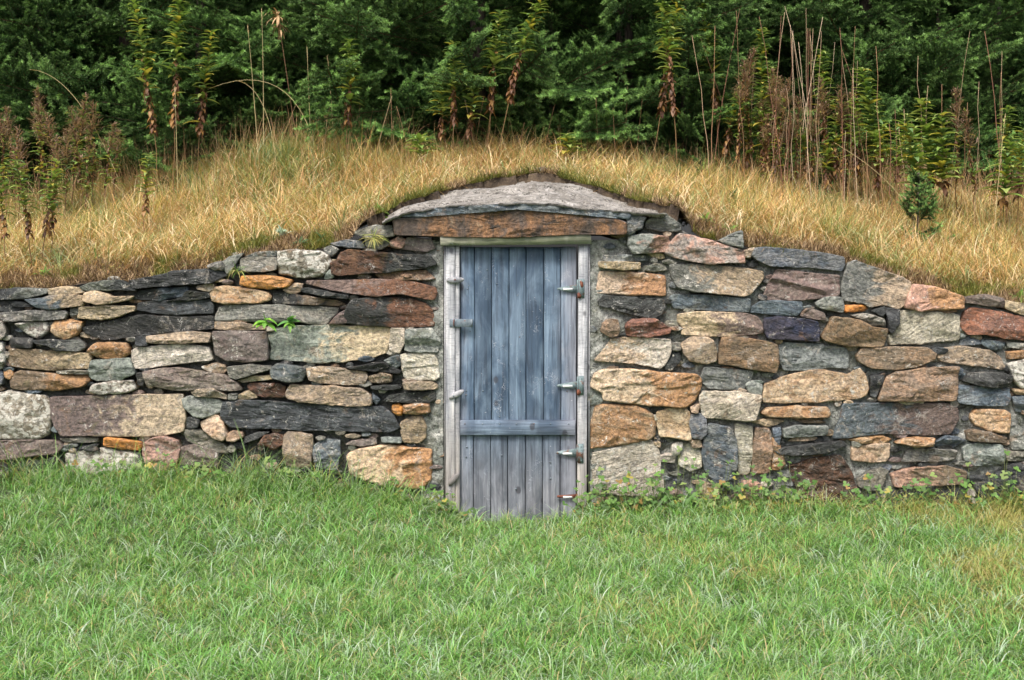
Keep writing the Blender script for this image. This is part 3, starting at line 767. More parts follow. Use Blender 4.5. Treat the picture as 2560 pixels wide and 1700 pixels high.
# small chips wedged in the gaps
def inside(px, pz, P):
    r = np.zeros(len(px), bool); n = len(P)
    for i in range(n):
        x0, z0 = P[i]; x1, z1 = P[(i+1) % n]
        cnd = ((z0 > pz) != (z1 > pz)) & (px < (x1-x0)*(pz-z0)/(z1-z0+1e-12)+x0); r ^= cnd
    return r
cx = RNG.uniform(-3.6, 3.6, 5200); cz = RNG.uniform(-.02, 1.95, 5200)
ok = (cz < T(cx)-.05) & ~((cx > DL-.02) & (cx < DR+.02)) & (cz > np.interp(cx, _gx, _gz))
for _, P, _i in parsed: ok &= ~inside(cx, cz, P)
pts = np.stack([cx[ok], cz[ok]], 1); chosen = []
for p in pts:
    if all(abs(p[0]-q[0])/1.6+abs(p[1]-q[1]) > .032 for q in chosen): chosen.append(p)
for k, p in enumerate(chosen[:420]):
    rg = np.random.default_rng(5000+k)
    w_, h_ = rg.uniform(.02, .055), rg.uniform(.01, .022); n = rg.integers(5, 8)
    an = np.sort(rg.uniform(0, 2*pi, n)); an = np.linspace(0, 2*pi, n, endpoint=False)+rg.uniform(-.3, .3, n)
    P = np.stack([p[0]+w_*np.cos(an), p[1]+h_*np.sin(an)], 1)
    st = rg.choice(list('TGGDDPBgdWN'))
    V, fn, idx, c, size = stone_geo(P, 5000+k, rg.uniform(.012, .045), .006, .06, .5, step=.014)
    rest.append((V, fn, idx, stone_attrs(V, c, size, st, 5000+k, P)))
# the wall carries on, out of the picture on both sides
for k in range(150):
    rg = np.random.default_rng(9000+k); side = -1 if k % 2 else 1; q = k//2
    col_, row = q % 9, q//9
    x = side*(3.36+col_*.25+rg.uniform(-.05, .05)); z = .06+row*.15+rg.uniform(-.02, .02)
    if z > T(x)-.1: continue
    n = 7; an = np.linspace(0, 2*pi, n, endpoint=False)+.3
    sg = lambda v_, p_: np.sign(v_)*np.abs(v_)**p_
    P = np.stack([x+rg.uniform(.10, .13)*sg(np.cos(an), .6), z+rg.uniform(.055, .075)*sg(np.sin(an), .6)], 1)
    V, fn, idx, c, size = stone_geo(P, 9000+k, rg.uniform(-.04, 0), .015, .15, 1)
    rest.append((V, fn, idx, stone_attrs(V, c, size, rg.choice(list('TGDPBgWNOt')), 9000+k, P)))
def merge(parts, name, mat, parent, smooth=True):
    off = 0; Vs = []; fs = []; ids = []; at = {}
    for V, fn, idx, a in parts:
        Vs.append(V); fs.append(fn); ids.append(np.asarray(idx)+off); off += len(V)
        for k, v_ in a.items(): at.setdefault(k, []).append(v_)
    return mesh_np(name, np.vstack(Vs), np.concatenate(fs), np.concatenate(ids), mat, parent, {k: np.vstack(v_) for k, v_ in at.items()}, smooth)
sm = merge(rest, 'small_stones', M_STONE, wall); sm['kind'] = 'stuff'

# ------------------------------------------------------------------ lintel, side block and roof slab
def c3(x, y): return 940+x/2.951, 400+y/2.951
LP = [(118, 430), (240, 425), (340, 420), (420, 380), (560, 350), (700, 385), (790, 385), (860, 350), (1050, 330), (1400, 360), (1650, 385), (1780, 430), (1850, 460),
      (1850, 550), (1500, 548), (1100, 565), (700, 570), (300, 558), (140, 555)]
yl_ = -.10
P = np.array([[PX(*c3(a, b), yl_)[0], PX(*c3(a, b), yl_)[2]] for a, b in LP])
V, fn, idx, c, size = stone_geo(P, 77, yl_+.01, .007, .55, .75, step=.010)
topz = np.interp(V[:, 0], P[:13, 0], P[:13, 1])
mesh_np('lintel', V, fn, idx, M_LINTEL, cellar, {'prm': np.stack([np.clip(1-(topz-V[:, 2])/.03, 0, 1)*.5, V[:, 2]*0, V[:, 2]*0], 1)}, True)
def extra_stone(pts, style, seed, y0, name, rough=1.0):
    P = np.array([[PX(*c3(a, b), y0)[0], PX(*c3(a, b), y0)[2]] for a, b in pts])
    V, fn, idx, c, size = stone_geo(P, seed, y0, .015, .4, rough)
    return mesh_np(name, V, fn, idx, M_STONE, cellar, stone_attrs(V, c, size, style, seed, P), True)
extra_stone([(1855, 395), (1930, 400), (1995, 425), (1960, 500), (1880, 548), (1858, 540)], 'B', 301, -.07, 'end_block', 1.8)
extra_stone([(180, 418), (230, 388), (430, 352), (700, 338), (1050, 318), (1400, 345), (1800, 378), (1890, 392), (1870, 440), (1780, 425), (1650, 386), (1400, 362), (1050, 336), (860, 352), (790, 388), (700, 388), (560, 352), (420, 382), (330, 422)], 'B', 303, -.098, 'slate_edge', 1.6)
def slab():
    fr = [(40, 462), (120, 425), (200, 392), (330, 368), (430, 352), (560, 336), (700, 334), (860, 326), (1050, 313), (1200, 322), (1350, 322), (1450, 350), (1620, 362), (1800, 376), (1950, 388), (2140, 394)]
    bk = [(60, 440), (200, 362), (300, 320), (520, 258), (800, 190), (1000, 158), (1170, 122), (1300, 146), (1500, 186), (1700, 262), (1950, 345), (2135, 384)]
    nu, nv = 420, 120; us = np.linspace(45, 2135, nu)
    fv = np.interp(us, *zip(*fr))+5*fbm(us/100, us*0, 1, 1.6, 4)+4*np.round(1.5*fbm(us/100, us*0, 5, 1.1, 2)); bv = np.interp(us, *zip(*bk))
    depth = .16+.95*np.sin(np.clip((us-20)/2150, 0, 1)*pi)**.8
    yf = -.085+.03*fbm(us/100, us*0, 8, 1.3, 4)
    t = np.linspace(0, 1, nv)**1.3
    p0 = np.array([PX(*c3(a, b), y) for a, b, y in zip(us, fv, yf)]); p1 = np.array([PX(*c3(a, b), y) for a, b, y in zip(us, bv, -.1+depth)])
    A = p0[:, None]+(p1-p0)[:, None]*t[None, :, None]
    X, Y = A[..., 0], A[..., 1]
    lay = fbm(X*.9, Y*2.2, 4, 3.0, 4)
    step = .014*np.floor(lay*3.2)
    env = smooth(t*8)[None, :]
    A[..., 2] += env*(.010*fbm(X, Y, 1, 7, 4)+step+.004*fbm(X, Y, 3, 40, 2))
    low = []
    for q, (dy, dz) in enumerate(((.010, -.005), (.002, -.008), (.016, -.012), (.03, -.017))):
        L_ = A[:, 0].copy(); L_[:, 1] += dy+.008*fbm(X[:, 0], X[:, 0]*0, 3+q, 14, 2); L_[:, 2] += dz+.002*fbm(X[:, 0], X[:, 0]*0, 13+q, 25, 2); low.append(L_[:, None])
    A = np.concatenate(low[::-1]+[A], 1); bot = A[:, -1:].copy(); bot[..., 2] -= .1; A = np.concatenate([A, bot], 1); nv = A.shape[1]
    i, k = np.meshgrid(np.arange(nu-1), np.arange(nv-1), indexing='ij'); a = (i*nv+k).ravel()
    Q = np.stack([a, a+nv, a+nv+1, a+1], 1)
    return mesh_np('roof_slab', A.reshape(-1, 3), np.full(len(Q), 4), Q, M_SLAB, cellar, None, True)
slab()

# ------------------------------------------------------------------ door and frame
def X1(x): return (1080+x/3.92-1280)/F*D0
def Z1(y): return CAMH+(HOR-(560+y/3.92))/F*D0
def Z2(y): return CAMH+(HOR-(920+y/3.92))/F*D0
def plank(mb, xa, xb, z0, z1, yf, yb, seed, tint):
    """a board with slightly waney chamfered front"""
    n = 26; rg = np.random.default_rng(seed); b = .0035; ph = rg.uniform(0, 50)
    zs = np.linspace(z0, z1, n); w1 = .0018*fbm(zs*0+ph, zs, 0, 5, 2); w2 = .0018*fbm(zs*0+ph+9, zs, 0, 5, 2); cup = .002*fbm(zs*0+ph+20, zs, 0, 2, 2)
    V = []
    for k in range(n):
        V += [(xa+w1[k], yb, zs[k]), (xa+w1[k], yf+b, zs[k]), (xa+w1[k]+b, yf+cup[k], zs[k]), ((xa+xb)/2, yf+cup[k]-.0015, zs[k]), (xb+w2[k]-b, yf+cup[k], zs[k]), (xb+w2[k], yf+b, zs[k]), (xb+w2[k], yb, zs[k])]
    Fc = [[k*7+j, k*7+j+1, (k+1)*7+j+1, (k+1)*7+j] for k in range(n-1) for j in range(6)]
    Fc += [[6, 5, 4, 3, 2, 1, 0], [(n-1)*7+j for j in range(7)]]
    mb.add(V, Fc, tint)
doorY = .03
mb = MB(); ub = [274, 413, 583, 755, 922, 1097, 1265, 1418]; lb = [264, 405, 575, 742, 915, 1085, 1258, 1415]
tints = [.75, .15, .45, .3, .2, .4, .6]; lt = [.7, .35, .5, .55, .1, .45, .5]
zmid = (Z2(510)+Z2(660))/2
for k in range(7):
    plank(mb, X1(ub[k])+.002, X1(ub[k+1])-.002, zmid+.001, Z1(222+(k % 3)*3), doorY, doorY+.025, k, (tints[k], random.random(), random.random()))
    plank(mb, X1(lb[k])+.002, X1(lb[k+1])-.002, -.12, zmid-.001, doorY+.004, doorY+.028, 20+k, (lt[k], random.random(), random.random()))
mb.box(X1(270), X1(1418), doorY+.03, doorY+.04, -.12, Z1(225), (.2, .2, .2))
door = mb.build('door', M_DOOR, cellar); door['label'] = 'narrow door of weathered blue grey vertical boards'
mb = MB(); mb.box(X1(258), X1(1405), doorY-.024, doorY-.003, Z2(660), Z2(512), (.55, .4, .3), .003)
bt = mb.build('batten', M_BATTEN, door)
def nail(x, z, y0, y1, r_, par, mat):
    mb = MB(); mb.tube([(x, y0, z), (x, y1, z)], r_, n=8); return mb.build('nail', mat, par)
for x in (320, 495, 665, 828, 1000, 1162, 1340): nail(X1(x), Z2(548), doorY-.0235, doorY-.0262, .0045, bt if False else door, M_STEEL)
for x, y in ((335, 225), (333, 268), (498, 228), (660, 480), (1320, 118), (1326, 232), (340, 780), (333, 878), (1160, 930), (1163, 1088), (822, 1192), (683, 860)):
    nail(X1(x), Z2(y), doorY+.004, doorY-.0035, .005, door, M_STEEL)
for x, y in ((360, 605), (348, 637), (630, 585), (540, 450), (545, 640), (860, 1110), (372, 1055), (300, 1055), (838, 700), (290, 268), (1160, 230), (1355, 230)):
    nail(X1(x), Z1(y), doorY+.003, doorY-.0035, .0042, door, M_STEEL)
# frame
mb = MB()
plank(mb, X1(135), X1(225), -.1, Z1(214), -.012, .06, 50, (.9, .1, .3)); plank(mb, X1(227), X1(271), -.1, Z1(214), -.004, .06, 51, (.75, .6, .2))
def jamb_right(mb):
    n = 24
    for k in range(1):
        zs = np.linspace(-.1, Z1(205), n); xa = np.interp(zs, [-.1, Z1(205)], [X1(1421), X1(1437)]); xb = np.interp(zs, [-.1, Z1(205)], [X1(1512), X1(1531)])
        V = []
        for q in range(n): V += [(xa[q], .06, zs[q]), (xa[q], -.01, zs[q]), (xa[q]+.003, -.013, zs[q]), (xb[q]-.003, -.013, zs[q]), (xb[q], -.01, zs[q]), (xb[q], .06, zs[q])]
        mb.add(V, [[q*6+j, q*6+j+1, (q+1)*6+j+1, (q+1)*6+j] for q in range(n-1) for j in range(5)]+[[(n-1)*6+j for j in range(6)], [5, 4, 3, 2, 1, 0]], (1.0, .3, .8))
jamb_right(mb)
# deep side linings between jambs and wall
mb.box(X1(118), X1(134), .008, .16, -.1, Z1(216), (.1, .2, .2)); mb.box(X1(1533), X1(1548), .008, .16, -.1, Z1(216), (.1, .2, .2))
frame = mb.build('door_frame', M_JAMB, cellar)
mb = MB(); V = []
mb.prism([(X1(85), Z1(211)), (X1(1555), Z1(196)), (X1(1555), Z1(90)), (X1(85), Z1(110))], -.05, .08, (.9, .5, .1))
mb.build('head_board', M_HEAD, frame)
def button(cx, cz, L_, H_, ang, tint, y=-.012):
    mb = MB(); n = 20; pts = []
    for k in range(n):
        a = 2*pi*k/n; r = (abs(cos(a))**1.0)
        x = L_/2*np.sign(cos(a))*abs(cos(a))**.85; z = H_/2*np.sign(sin(a))*abs(sin(a))**1.15*(1 if abs(cos(a)) < .9 else .8)
        pts.append((x, z))
    R = [(cx+x*cos(ang)-z*sin(ang), cz+x*sin(ang)+z*cos(ang)) for x, z in pts]
    Ri = [(cx+(px-cx)*.82, cz+(pz-cz)*.72) for px, pz in R]
    V = [(x, y, z) for x, z in R]+[(x, y-.012, z) for x, z in R]+[(x, y-.019, z) for x, z in Ri]
    mb.add(V, [[k, (k+1) % n, n+(k+1) % n, n+k] for k in range(n)]+[[n+k, n+(k+1) % n, 2*n+(k+1) % n, 2*n+k] for k in range(n)]+[[2*n+k for k in range(n)]], tint)
    o = mb.build('turn_button', M_JAMB, frame)
    return o
b1 = button(X1(228), Z1(548), .112, .040, radians(1), (.3, .3, .9))
b2 = button(X1(242), Z2(255), .106, .036, radians(27), (.15, .3, .9)); b2['label'] = 'tilted grey wooden turn button'
b3 = button(X1(216), Z2(1085), .10, .036, radians(50), (-.2, .3, .9)); b3['label'] = 'dark weathered steeply tilted turn button'
for cx_, cz_ in ((X1(228), Z1(548)), (X1(216), Z2(268)), (X1(210), Z2(1085))):
    pass
nail(X1(228), Z1(546), -.03, -.034, .0055, frame, M_RUST)['label'] = 'rusty nail in the upper turn button'; nail(X1(214), Z2(268), -.03, -.0335, .005, frame, M_STEEL)
# hasp plate
mb = MB(); mb.box(X1(174), X1(398), -.020, -.015, Z1(1008), Z1(930), (.5, .5, .5), .0015); mb.box(X1(380), X1(400), -.024, .03, Z1(1006), Z1(934), (.5, .5, .5))
hs = mb.build('hasp', M_STEEL, door)
mb = MB(); mb.tube([(X1(218), -.02, Z1(998)), (X1(216), -.034, Z1(992)), (X1(216), -.036, Z1(968)), (X1(217), -.034, Z1(945)), (X1(217), -.02, Z1(938))], .004, n=7)
mb.build('staple', M_RUST, frame)
def hinge(tip, by0, by1, bx, px0, px1, py0, py1, Zf, rusty=False, label=None):
    mb = MB(); y0 = doorY-.006
    zt = Zf(tip[1])
    mb.prism([(X1(tip[0]), zt+.004), (X1(tip[0]), zt-.004), (X1(tip[0])+.006, zt-.007), (X1(bx), Zf(by1)), (X1(bx), Zf(by0)), (X1(tip[0])+.006, zt+.007)], y0-.012, y0-.0085)
    for q in (.12, .82): mb.tube([(X1(tip[0]+(bx-tip[0])*q), y0-.011, zt), (X1(tip[0]+(bx-tip[0])*q), y0-.0145, zt)], .0035, n=8)
    if px0 is not None:
        mb.prism([(X1(px0), Zf(py0)), (X1(px0), Zf(py1)), (X1(px1), Zf(py1)), (X1(px1), Zf(py0))], -.018, -.0145)
        for q in (.14, .5, .86): mb.tube([(X1(px0*.4+px1*.6), -.0175, Zf(py0+(py1-py0)*q)), (X1(px0*.4+px1*.6), -.021, Zf(py0+(py1-py0)*q))], .0038, n=8)
    zc0, zc1 = Zf(by0-12), Zf(by1+12)
    mb.tube([(X1(bx+6), -.019, Zf(py0+6) if px0 else zc0), (X1(bx+6), -.019, Zf(py1-6) if px0 else zc1)], .0045, n=8)
    o = mb.build('hinge', M_RUST if rusty else M_GALV, door)
    if label: o['label'] = label
    return o
h1 = hinge((1228, 636), 592, 676, 1418, 1436, 1492, 538, 722, Z1, False, 'galvanised strap hinge with rusted wall leaf')
h2 = hinge((1224, 174), 130, 212, 1420, 1436, 1485, 76, 262, Z2)
h3 = hinge((1217, 832), 790, 878, 1416, 1430, 1483, 740, 928, Z2)
h4 = hinge((1225, 1262), 1240, 1285, 1412, None, None, 1180, 1300, Z2, True, 'rusted bottom hinge half in the grass')
# rust blooms on the hinge leaves and pale stickers
mb = MB(); mb.prism([(X1(1447), Z1(560)), (X1(1462), Z1(552)), (X1(1480), Z1(568)), (X1(1484), Z1(605)), (X1(1472), Z1(632)), (X1(1456), Z1(612)), (X1(1449), Z1(585))], -.0195, -.0175)
mb.prism([(X1(1421), Z1(680)), (X1(1440), Z1(668)), (X1(1462), Z1(700)), (X1(1452), Z1(730)), (X1(1422), Z1(726))], -.0265, -.0175)
mb.build('rust_patch', M_RUST, h1)
mb = MB(); mb.prism([(X1(1416), Z2(212)), (X1(1440), Z2(204)), (X1(1458), Z2(235)), (X1(1440), Z2(266)), (X1(1418), Z2(262))], -.0265, -.0175); mb.build('rust_patch', M_RUST, h2)
for h, x0, x1, ya, yb_, Zf in ((h1, 1285, 1380, 628, 650, Z1), (h2, 1283, 1378, 168, 190, Z2), (h3, 1282, 1376, 832, 853, Z2), (h4, 1285, 1378, 1258, 1278, Z2)):
    mb = MB(); mb.box(X1(x0), X1(x1), doorY-.0195, doorY-.0183, Zf(yb_), Zf(ya)); mb.build('label_plate', M_WHITE, h)
# rail ends under the door step: wooden threshold hidden by grass
# ------------------------------------------------------------------ blades
def blades(root, head, length, width, lean, curl, col_base, col_tip, segs=3, twist=None):
    n = len(root); m = segs+1
    t = np.linspace(0, 1, m)
    d = np.stack([np.cos(head), np.sin(head), np.zeros(n)], 1)
    # bend angle grows along the blade
    ang = lean[:, None]+curl[:, None]*t[None, :-1]
    seg = (length/segs)[:, None]
    hx = np.concatenate([np.zeros((n, 1)), np.cumsum(np.sin(ang)*seg, 1)], 1); hz = np.concatenate([np.zeros((n, 1)), np.cumsum(np.cos(ang)*seg, 1)], 1)
    cen = root[:, None, :]+hx[..., None]*d[:, None, :]+hz[..., None]*np.array([0, 0, 1.])
    ta = head+pi/2+(RNG.uniform(-.9, .9, n) if twist is None else twist)
    sd = np.stack([np.cos(ta), np.sin(ta), np.zeros(n)], 1)
    wv = width[:, None]*(1-t[None]**2.0)*.5
    Lf = cen[:, :-1]-sd[:, None]*wv[:, :-1, None]; Rt = cen[:, :-1]+sd[:, None]*wv[:, :-1, None]
    V = np.concatenate([Lf, Rt, cen[:, -1:]], 1)           # (n, 2*segs+1, 3)
    per = 2*segs+1
    base = np.arange(n)[:, None]*per
    fq = []
    for k in range(segs-1): fq.append(np.stack([base[:, 0]+k, base[:, 0]+segs+k, base[:, 0]+segs+k+1, base[:, 0]+k+1], 1))
    ft = np.stack([base[:, 0]+segs-1, base[:, 0]+2*segs-1, base[:, 0]+2*segs], 1)
    fn = np.concatenate([np.full(n*(segs-1), 4), np.full(n, 3)])
    idx = np.concatenate([np.concatenate(fq).ravel() if fq else np.array([], int), ft.ravel()])
    tt = np.concatenate([t[:-1], t[:-1], [1.]])
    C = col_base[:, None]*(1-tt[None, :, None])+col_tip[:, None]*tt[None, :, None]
    return V.reshape(-1, 3), fn, idx, {'c1': C.reshape(-1, 3)}
def pick(cols, probs, n):
    c = np.array(cols); i = RNG.choice(len(c), n, p=np.array(probs)/sum(probs)); return c[i]
def U(a, b, n): return RNG.uniform(a, b, n)

def tufts(n_t, xr, yfun, rad, per, sel=None):
    ty = yfun(n_t); tx = xr(ty)
    k = np.repeat(np.arange(n_t), np.maximum(3, RNG.poisson(per, n_t)))
    n = len(k); a = U(0, 2*pi, n); rr = np.abs(RNG.normal(0, 1, n))*U(.5, 1.5, n_t)[k]*rad
    th = U(0, 2*pi, n_t)[k]
    return tx[k]+rr*np.cos(a), ty[k]+rr*np.sin(a), k, a, th
def lawn():
    x, y, k, a_out, th = tufts(12500, lambda ty: (U(-1, 1, len(ty))*(3.9+ty*.25)), lambda m_: -5.2*RNG.random(m_)**.85, .045, 24)
    m_ = y < .01; x, y, k, a_out, th = x[m_], y[m_], k[m_], a_out[m_], th[m_]
    r1, r2, r3 = RNG.random(k.max()+1)[k], RNG.random(k.max()+1)[k], RNG.random(k.max()+1)[k]
    z = G(x, y)
    cl = fbm(x, y, 1, 5.5, 3); cl2 = fbm(x, y, 8, 1.1, 3); fine = fbm(x, y, 3, 13, 2)
    n = len(x); head = np.where(RNG.random(n) < .55, a_out+U(-.7, .7, n), np.where(RNG.random(n) < .5, th+U(-.8, .8, n), U(0, 6.28, n)))
    L_ = ((.045+.03*cl+.05*r1+U(0, .06, n))).clip(.03, .2)
    L_ *= 1+(.8+1.2*smooth((-x-.3)/.5))*np.exp(-((y+.10)/.22)**2)
    near_door = np.exp(-((x-.0)/.5)**2-((y+.1)/.25)**2); L_ *= 1-.3*near_door
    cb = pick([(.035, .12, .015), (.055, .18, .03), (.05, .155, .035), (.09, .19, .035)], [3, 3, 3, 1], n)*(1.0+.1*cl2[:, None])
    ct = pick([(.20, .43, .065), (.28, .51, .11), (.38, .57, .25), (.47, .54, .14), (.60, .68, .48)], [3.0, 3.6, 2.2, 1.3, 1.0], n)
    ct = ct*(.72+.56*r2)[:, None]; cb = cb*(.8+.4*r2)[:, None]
    pale = ((r3 < .13) & (RNG.random(n) < .6))[:, None]; ct = np.where(pale, pick([(.56, .66, .50), (.48, .62, .46), (.62, .66, .48)], [1, 1, 1], n), ct)  # pale tufts: bluish-white wet sheen put into the blade tip colour
    yel = smooth((x-.6)/1.6)*smooth((y+3.0)/1.2)*smooth(.6+2.0*fbm(x, y, 12, 1.2, 3))+.5*smooth(3*fbm(x, y, 15, 1.6, 3)-.5)
    yy = ((.45*r3+.55*RNG.random(n)) < yel*.72)[:, None]
    ct = np.where(yy, pick([(.50, .50, .16), (.60, .48, .20), (.44, .48, .14)], [2, 2, 3], n), ct)
    cb = np.where(yy, pick([(.22, .24, .06), (.28, .22, .08)], [2, 1], n), cb)
    dry = (RNG.random(n) < .03*(1+2.5*fine.clip(0, 1)))[:, None]; ct = np.where(dry, np.array([.52, .40, .2]), ct); cb = np.where(dry, np.array([.36, .26, .12]), cb)
    root = np.stack([x, y, z-.005], 1)
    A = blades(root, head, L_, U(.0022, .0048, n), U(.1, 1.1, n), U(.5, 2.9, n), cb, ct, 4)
    x, y, k, a_out, th = tufts(2600, lambda ty: (U(-1, 1, len(ty))*(3.9+ty*.25)), lambda m_: -5.2*RNG.random(m_)**.85, .04, 9)
    m_ = y < .0; x, y, k, a_out, th = x[m_], y[m_], k[m_], a_out[m_], th[m_]; n = len(x)
    q = RNG.random(k.max()+1)[k]
    c = np.where((q < .3)[:, None], pick([(.42, .64, .36), (.54, .68, .50)], [1, 1], n), pick([(.24, .54, .13), (.19, .46, .10), (.38, .54, .16), (.62, .50, .24)], [3, 3, 1.2, .5], n))
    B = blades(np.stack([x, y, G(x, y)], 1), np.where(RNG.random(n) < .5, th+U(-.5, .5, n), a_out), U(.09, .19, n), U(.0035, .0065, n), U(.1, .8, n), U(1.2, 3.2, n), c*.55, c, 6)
    return A, B
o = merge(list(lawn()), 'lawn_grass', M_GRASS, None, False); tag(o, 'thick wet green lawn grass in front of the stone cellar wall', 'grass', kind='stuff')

def dry():
    out = []
    x, y, k, a_out, th = tufts(7000, lambda ty: U(-1, 1, len(ty))*(3.5+ty*.45), lambda m_: .08+4.6*RNG.random(m_)**1.15, .07, 23)
    m_ = y > .05; x, y, k, a_out, th = x[m_], y[m_], k[m_], a_out[m_], th[m_]
    r1, r2, r3 = RNG.random(k.max()+1)[k], RNG.random(k.max()+1)[k], RNG.random(k.max()+1)[k]
    z = HB(x, y)
    edge0 = fbm(x, y, 22, 5, 3)
    slabm = (x > -1.0) & (x < 1.12) & (y < slab_back(x)+.06+.18*edge0)
    edge = fbm(x, y, 21, 6, 3); bare = y < (.20+.24*edge)
    cl = fbm(x, y, 2, 4, 3); cl2 = fbm(x, y, 31, 1.3, 3)
    keep = ~slabm & ~bare
    x, y, z, cl, cl2, k, a_out, th, r1, r2, r3 = [q[keep] for q in (x, y, z, cl, cl2, k, a_out, th, r1, r2, r3)]; n = len(x)
    head = np.where(RNG.random(n) < .5, a_out+U(-.6, .6, n), np.where(RNG.random(n) < .6, th+U(-.6, .6, n), U(0, 6.28, n)))
    L_ = (.06+.07*cl+.17*r1+U(0, .16, n)).clip(.05, .45)*(.55+.45*smooth(y/.9))
    hump = np.exp(-((x+1.9)/.9)**2-((y-2.7)/.9)**2); L_ *= 1+.35*hump
    sd_ = np.hypot(np.maximum(np.abs(x-.07)-.8, 0), np.maximum(y-slab_back(x), 0)); L_ *= .5+.5*smooth(sd_/1.3)
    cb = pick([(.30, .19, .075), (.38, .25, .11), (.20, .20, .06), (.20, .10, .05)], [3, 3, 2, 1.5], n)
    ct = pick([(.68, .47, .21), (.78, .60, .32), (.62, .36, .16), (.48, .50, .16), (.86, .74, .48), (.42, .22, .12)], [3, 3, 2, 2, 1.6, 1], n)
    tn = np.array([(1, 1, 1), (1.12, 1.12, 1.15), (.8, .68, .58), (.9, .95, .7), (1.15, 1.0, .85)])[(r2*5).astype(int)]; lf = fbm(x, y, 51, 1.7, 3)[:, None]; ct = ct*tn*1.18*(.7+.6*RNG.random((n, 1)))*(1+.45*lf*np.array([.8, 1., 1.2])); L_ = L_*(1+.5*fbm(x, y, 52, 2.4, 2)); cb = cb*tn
    gp = (.55*r3+.45*RNG.random(n)) < (.27+.2*np.exp(-(sd_/.6)**2)*(x > 0)+.55*smooth(2.2*cl2-.35)+.28*hump+.15*np.exp(-((y-3.2)/.6)**2)*(x > 0))
    cb = np.where(gp[:, None], pick([(.16, .22, .05), (.12, .19, .06)], [1, 1], n), cb)
    ct = np.where(gp[:, None], pick([(.30, .36, .10), (.26, .36, .17), (.38, .38, .12)], [1, 1, 1], n), ct)
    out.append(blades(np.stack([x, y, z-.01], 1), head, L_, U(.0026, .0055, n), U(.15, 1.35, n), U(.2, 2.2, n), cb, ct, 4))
    x, y, k, a_out, th = tufts(2600, lambda ty: U(-1, 1, len(ty))*(3.5+ty*.45), lambda m_: .25+4.2*RNG.random(m_), .06, 10)
    hs = np.hypot(np.maximum(np.abs(x-.07)-.8, 0), np.maximum(y-slab_back(x), 0)); m_ = (hs > .35) & (y > .25); x, y, k, a_out, th = [q[m_] for q in (x, y, k, a_out, th)]; n = len(x)
    q = RNG.random(k.max()+1)[k]
    c = np.where((q < .3)[:, None], pick([(.34, .42, .16), (.42, .50, .26), (.26, .38, .14)], [1, 1, 1], n), pick([(.84, .66, .38), (.94, .82, .56), (.72, .44, .22), (.80, .62, .32)], [3, 2, 1.4, 3], n))
    out.append(blades(np.stack([x, y, HB(x, y)], 1), np.where(RNG.random(n) < .6, th+U(-.6, .6, n), a_out), U(.14, .38, n), U(.004, .0078, n), U(.1, .9, n), U(1.0, 3.0, n), c*.6, c, 6))
    # thin upright seed stalks, denser towards the trees
    n = 15000; y = .8+3.9*RNG.random(n)**.6; x = U(-1, 1, n)*(3.5+y*.45); z = HB(x, y)
    m_ = fbm(x, y, 9, 1.6, 3); keep = (RNG.random(n) < .35+.9*m_+.35*(y > 3.0)) & ~((x > -1) & (x < 1.1) & (y < 1.3)); x, y, z = x[keep], y[keep], z[keep]; n = len(x)
    L_ = U(.16, .58, n)*(.7+.3*(y > 2.6))*(1-.3*(np.abs(x-.5) < 1.3))
    cb = pick([(.40, .24, .11), (.48, .33, .16)], [1, 1], n); ct = pick([(.48, .30, .16), (.58, .43, .24), (.34, .2, .12)], [1, 1, 1], n)
    out.append(blades(np.stack([x, y, z], 1), U(0, 6.28, n), L_, U(.003, .0052, n), U(0, .35, n), U(0, 1.1, n), cb, ct, 4))
    return out
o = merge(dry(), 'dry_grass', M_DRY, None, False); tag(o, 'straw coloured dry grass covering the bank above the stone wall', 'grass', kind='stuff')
# litter and moss on the soil rim over the wall
def litter():
    n = 52000; x = U(-4, 4, n); y = .04+.32*RNG.random(n); 
    on = (x > -.95) & (x < 1.1) & (RNG.random(n) < .9)
    y = np.where(on, slab_back(x)-.08+.34*RNG.random(n), y)
    z = HB(x, y)
    mo = fbm(x, y, 44, 5, 2) > .1; ct = np.where(mo[:, None], pick([(.24, .25, .05), (.16, .19, .05), (.34, .28, .08)], [2, 2, 1], n), pick([(.36, .25, .14), (.60, .44, .26), (.14, .09, .055), (.20, .13, .08)], [3, 3, 2, 2], n))
    return blades(np.stack([x, y, z+.004], 1), U(0, 6.28, n), U(.02, .10, n), U(.003, .007, n), U(.3, 1.35, n), U(-.2, 1.2, n), ct*.7, ct, 2)
o = merge([litter()], 'leaf_litter', M_DRY, None, False); tag(o, 'brown litter and moss along the soil rim of the wall top', 'litter', kind='stuff')

# ------------------------------------------------------------------ leaves and herbs
def leaf_strip(mb, base, dirv, up, L_, W_, droop, c0, c1, n=4):
    base = np.array(base, float); d = np.array(dirv, float); d /= np.linalg.norm(d); up = np.array(up, float)
    s = np.cross(d, up); s /= (np.linalg.norm(s)+1e-9)
    V = []; p = base.copy(); dd = d.copy(); C = []
    for k in range(n+1):
        t = k/n; wv = W_*.5*math.sin(pi*min(1, (t*.92+.08))**.8)
        if k == n: wv = 0
        V += [p-s*wv+up*wv*.3, p.copy(), p+s*wv+up*wv*.3]
        C += [tuple(np.array(c0)*(1-t)+np.array(c1)*t)]*3
        dd = dd-np.array([0, 0, droop/n]); dd /= np.linalg.norm(dd); p = p+dd*L_/n
    Fc = []
    for k in range(n): a = k*3; Fc += [[a, a+1, a+4, a+3], [a+1, a+2, a+5, a+4]]
    m0 = mb.n; mb.v += [tuple(q) for q in V]; mb.f += [[i+m0 for i in f] for f in Fc]; mb.c += C; mb.n += len(V)
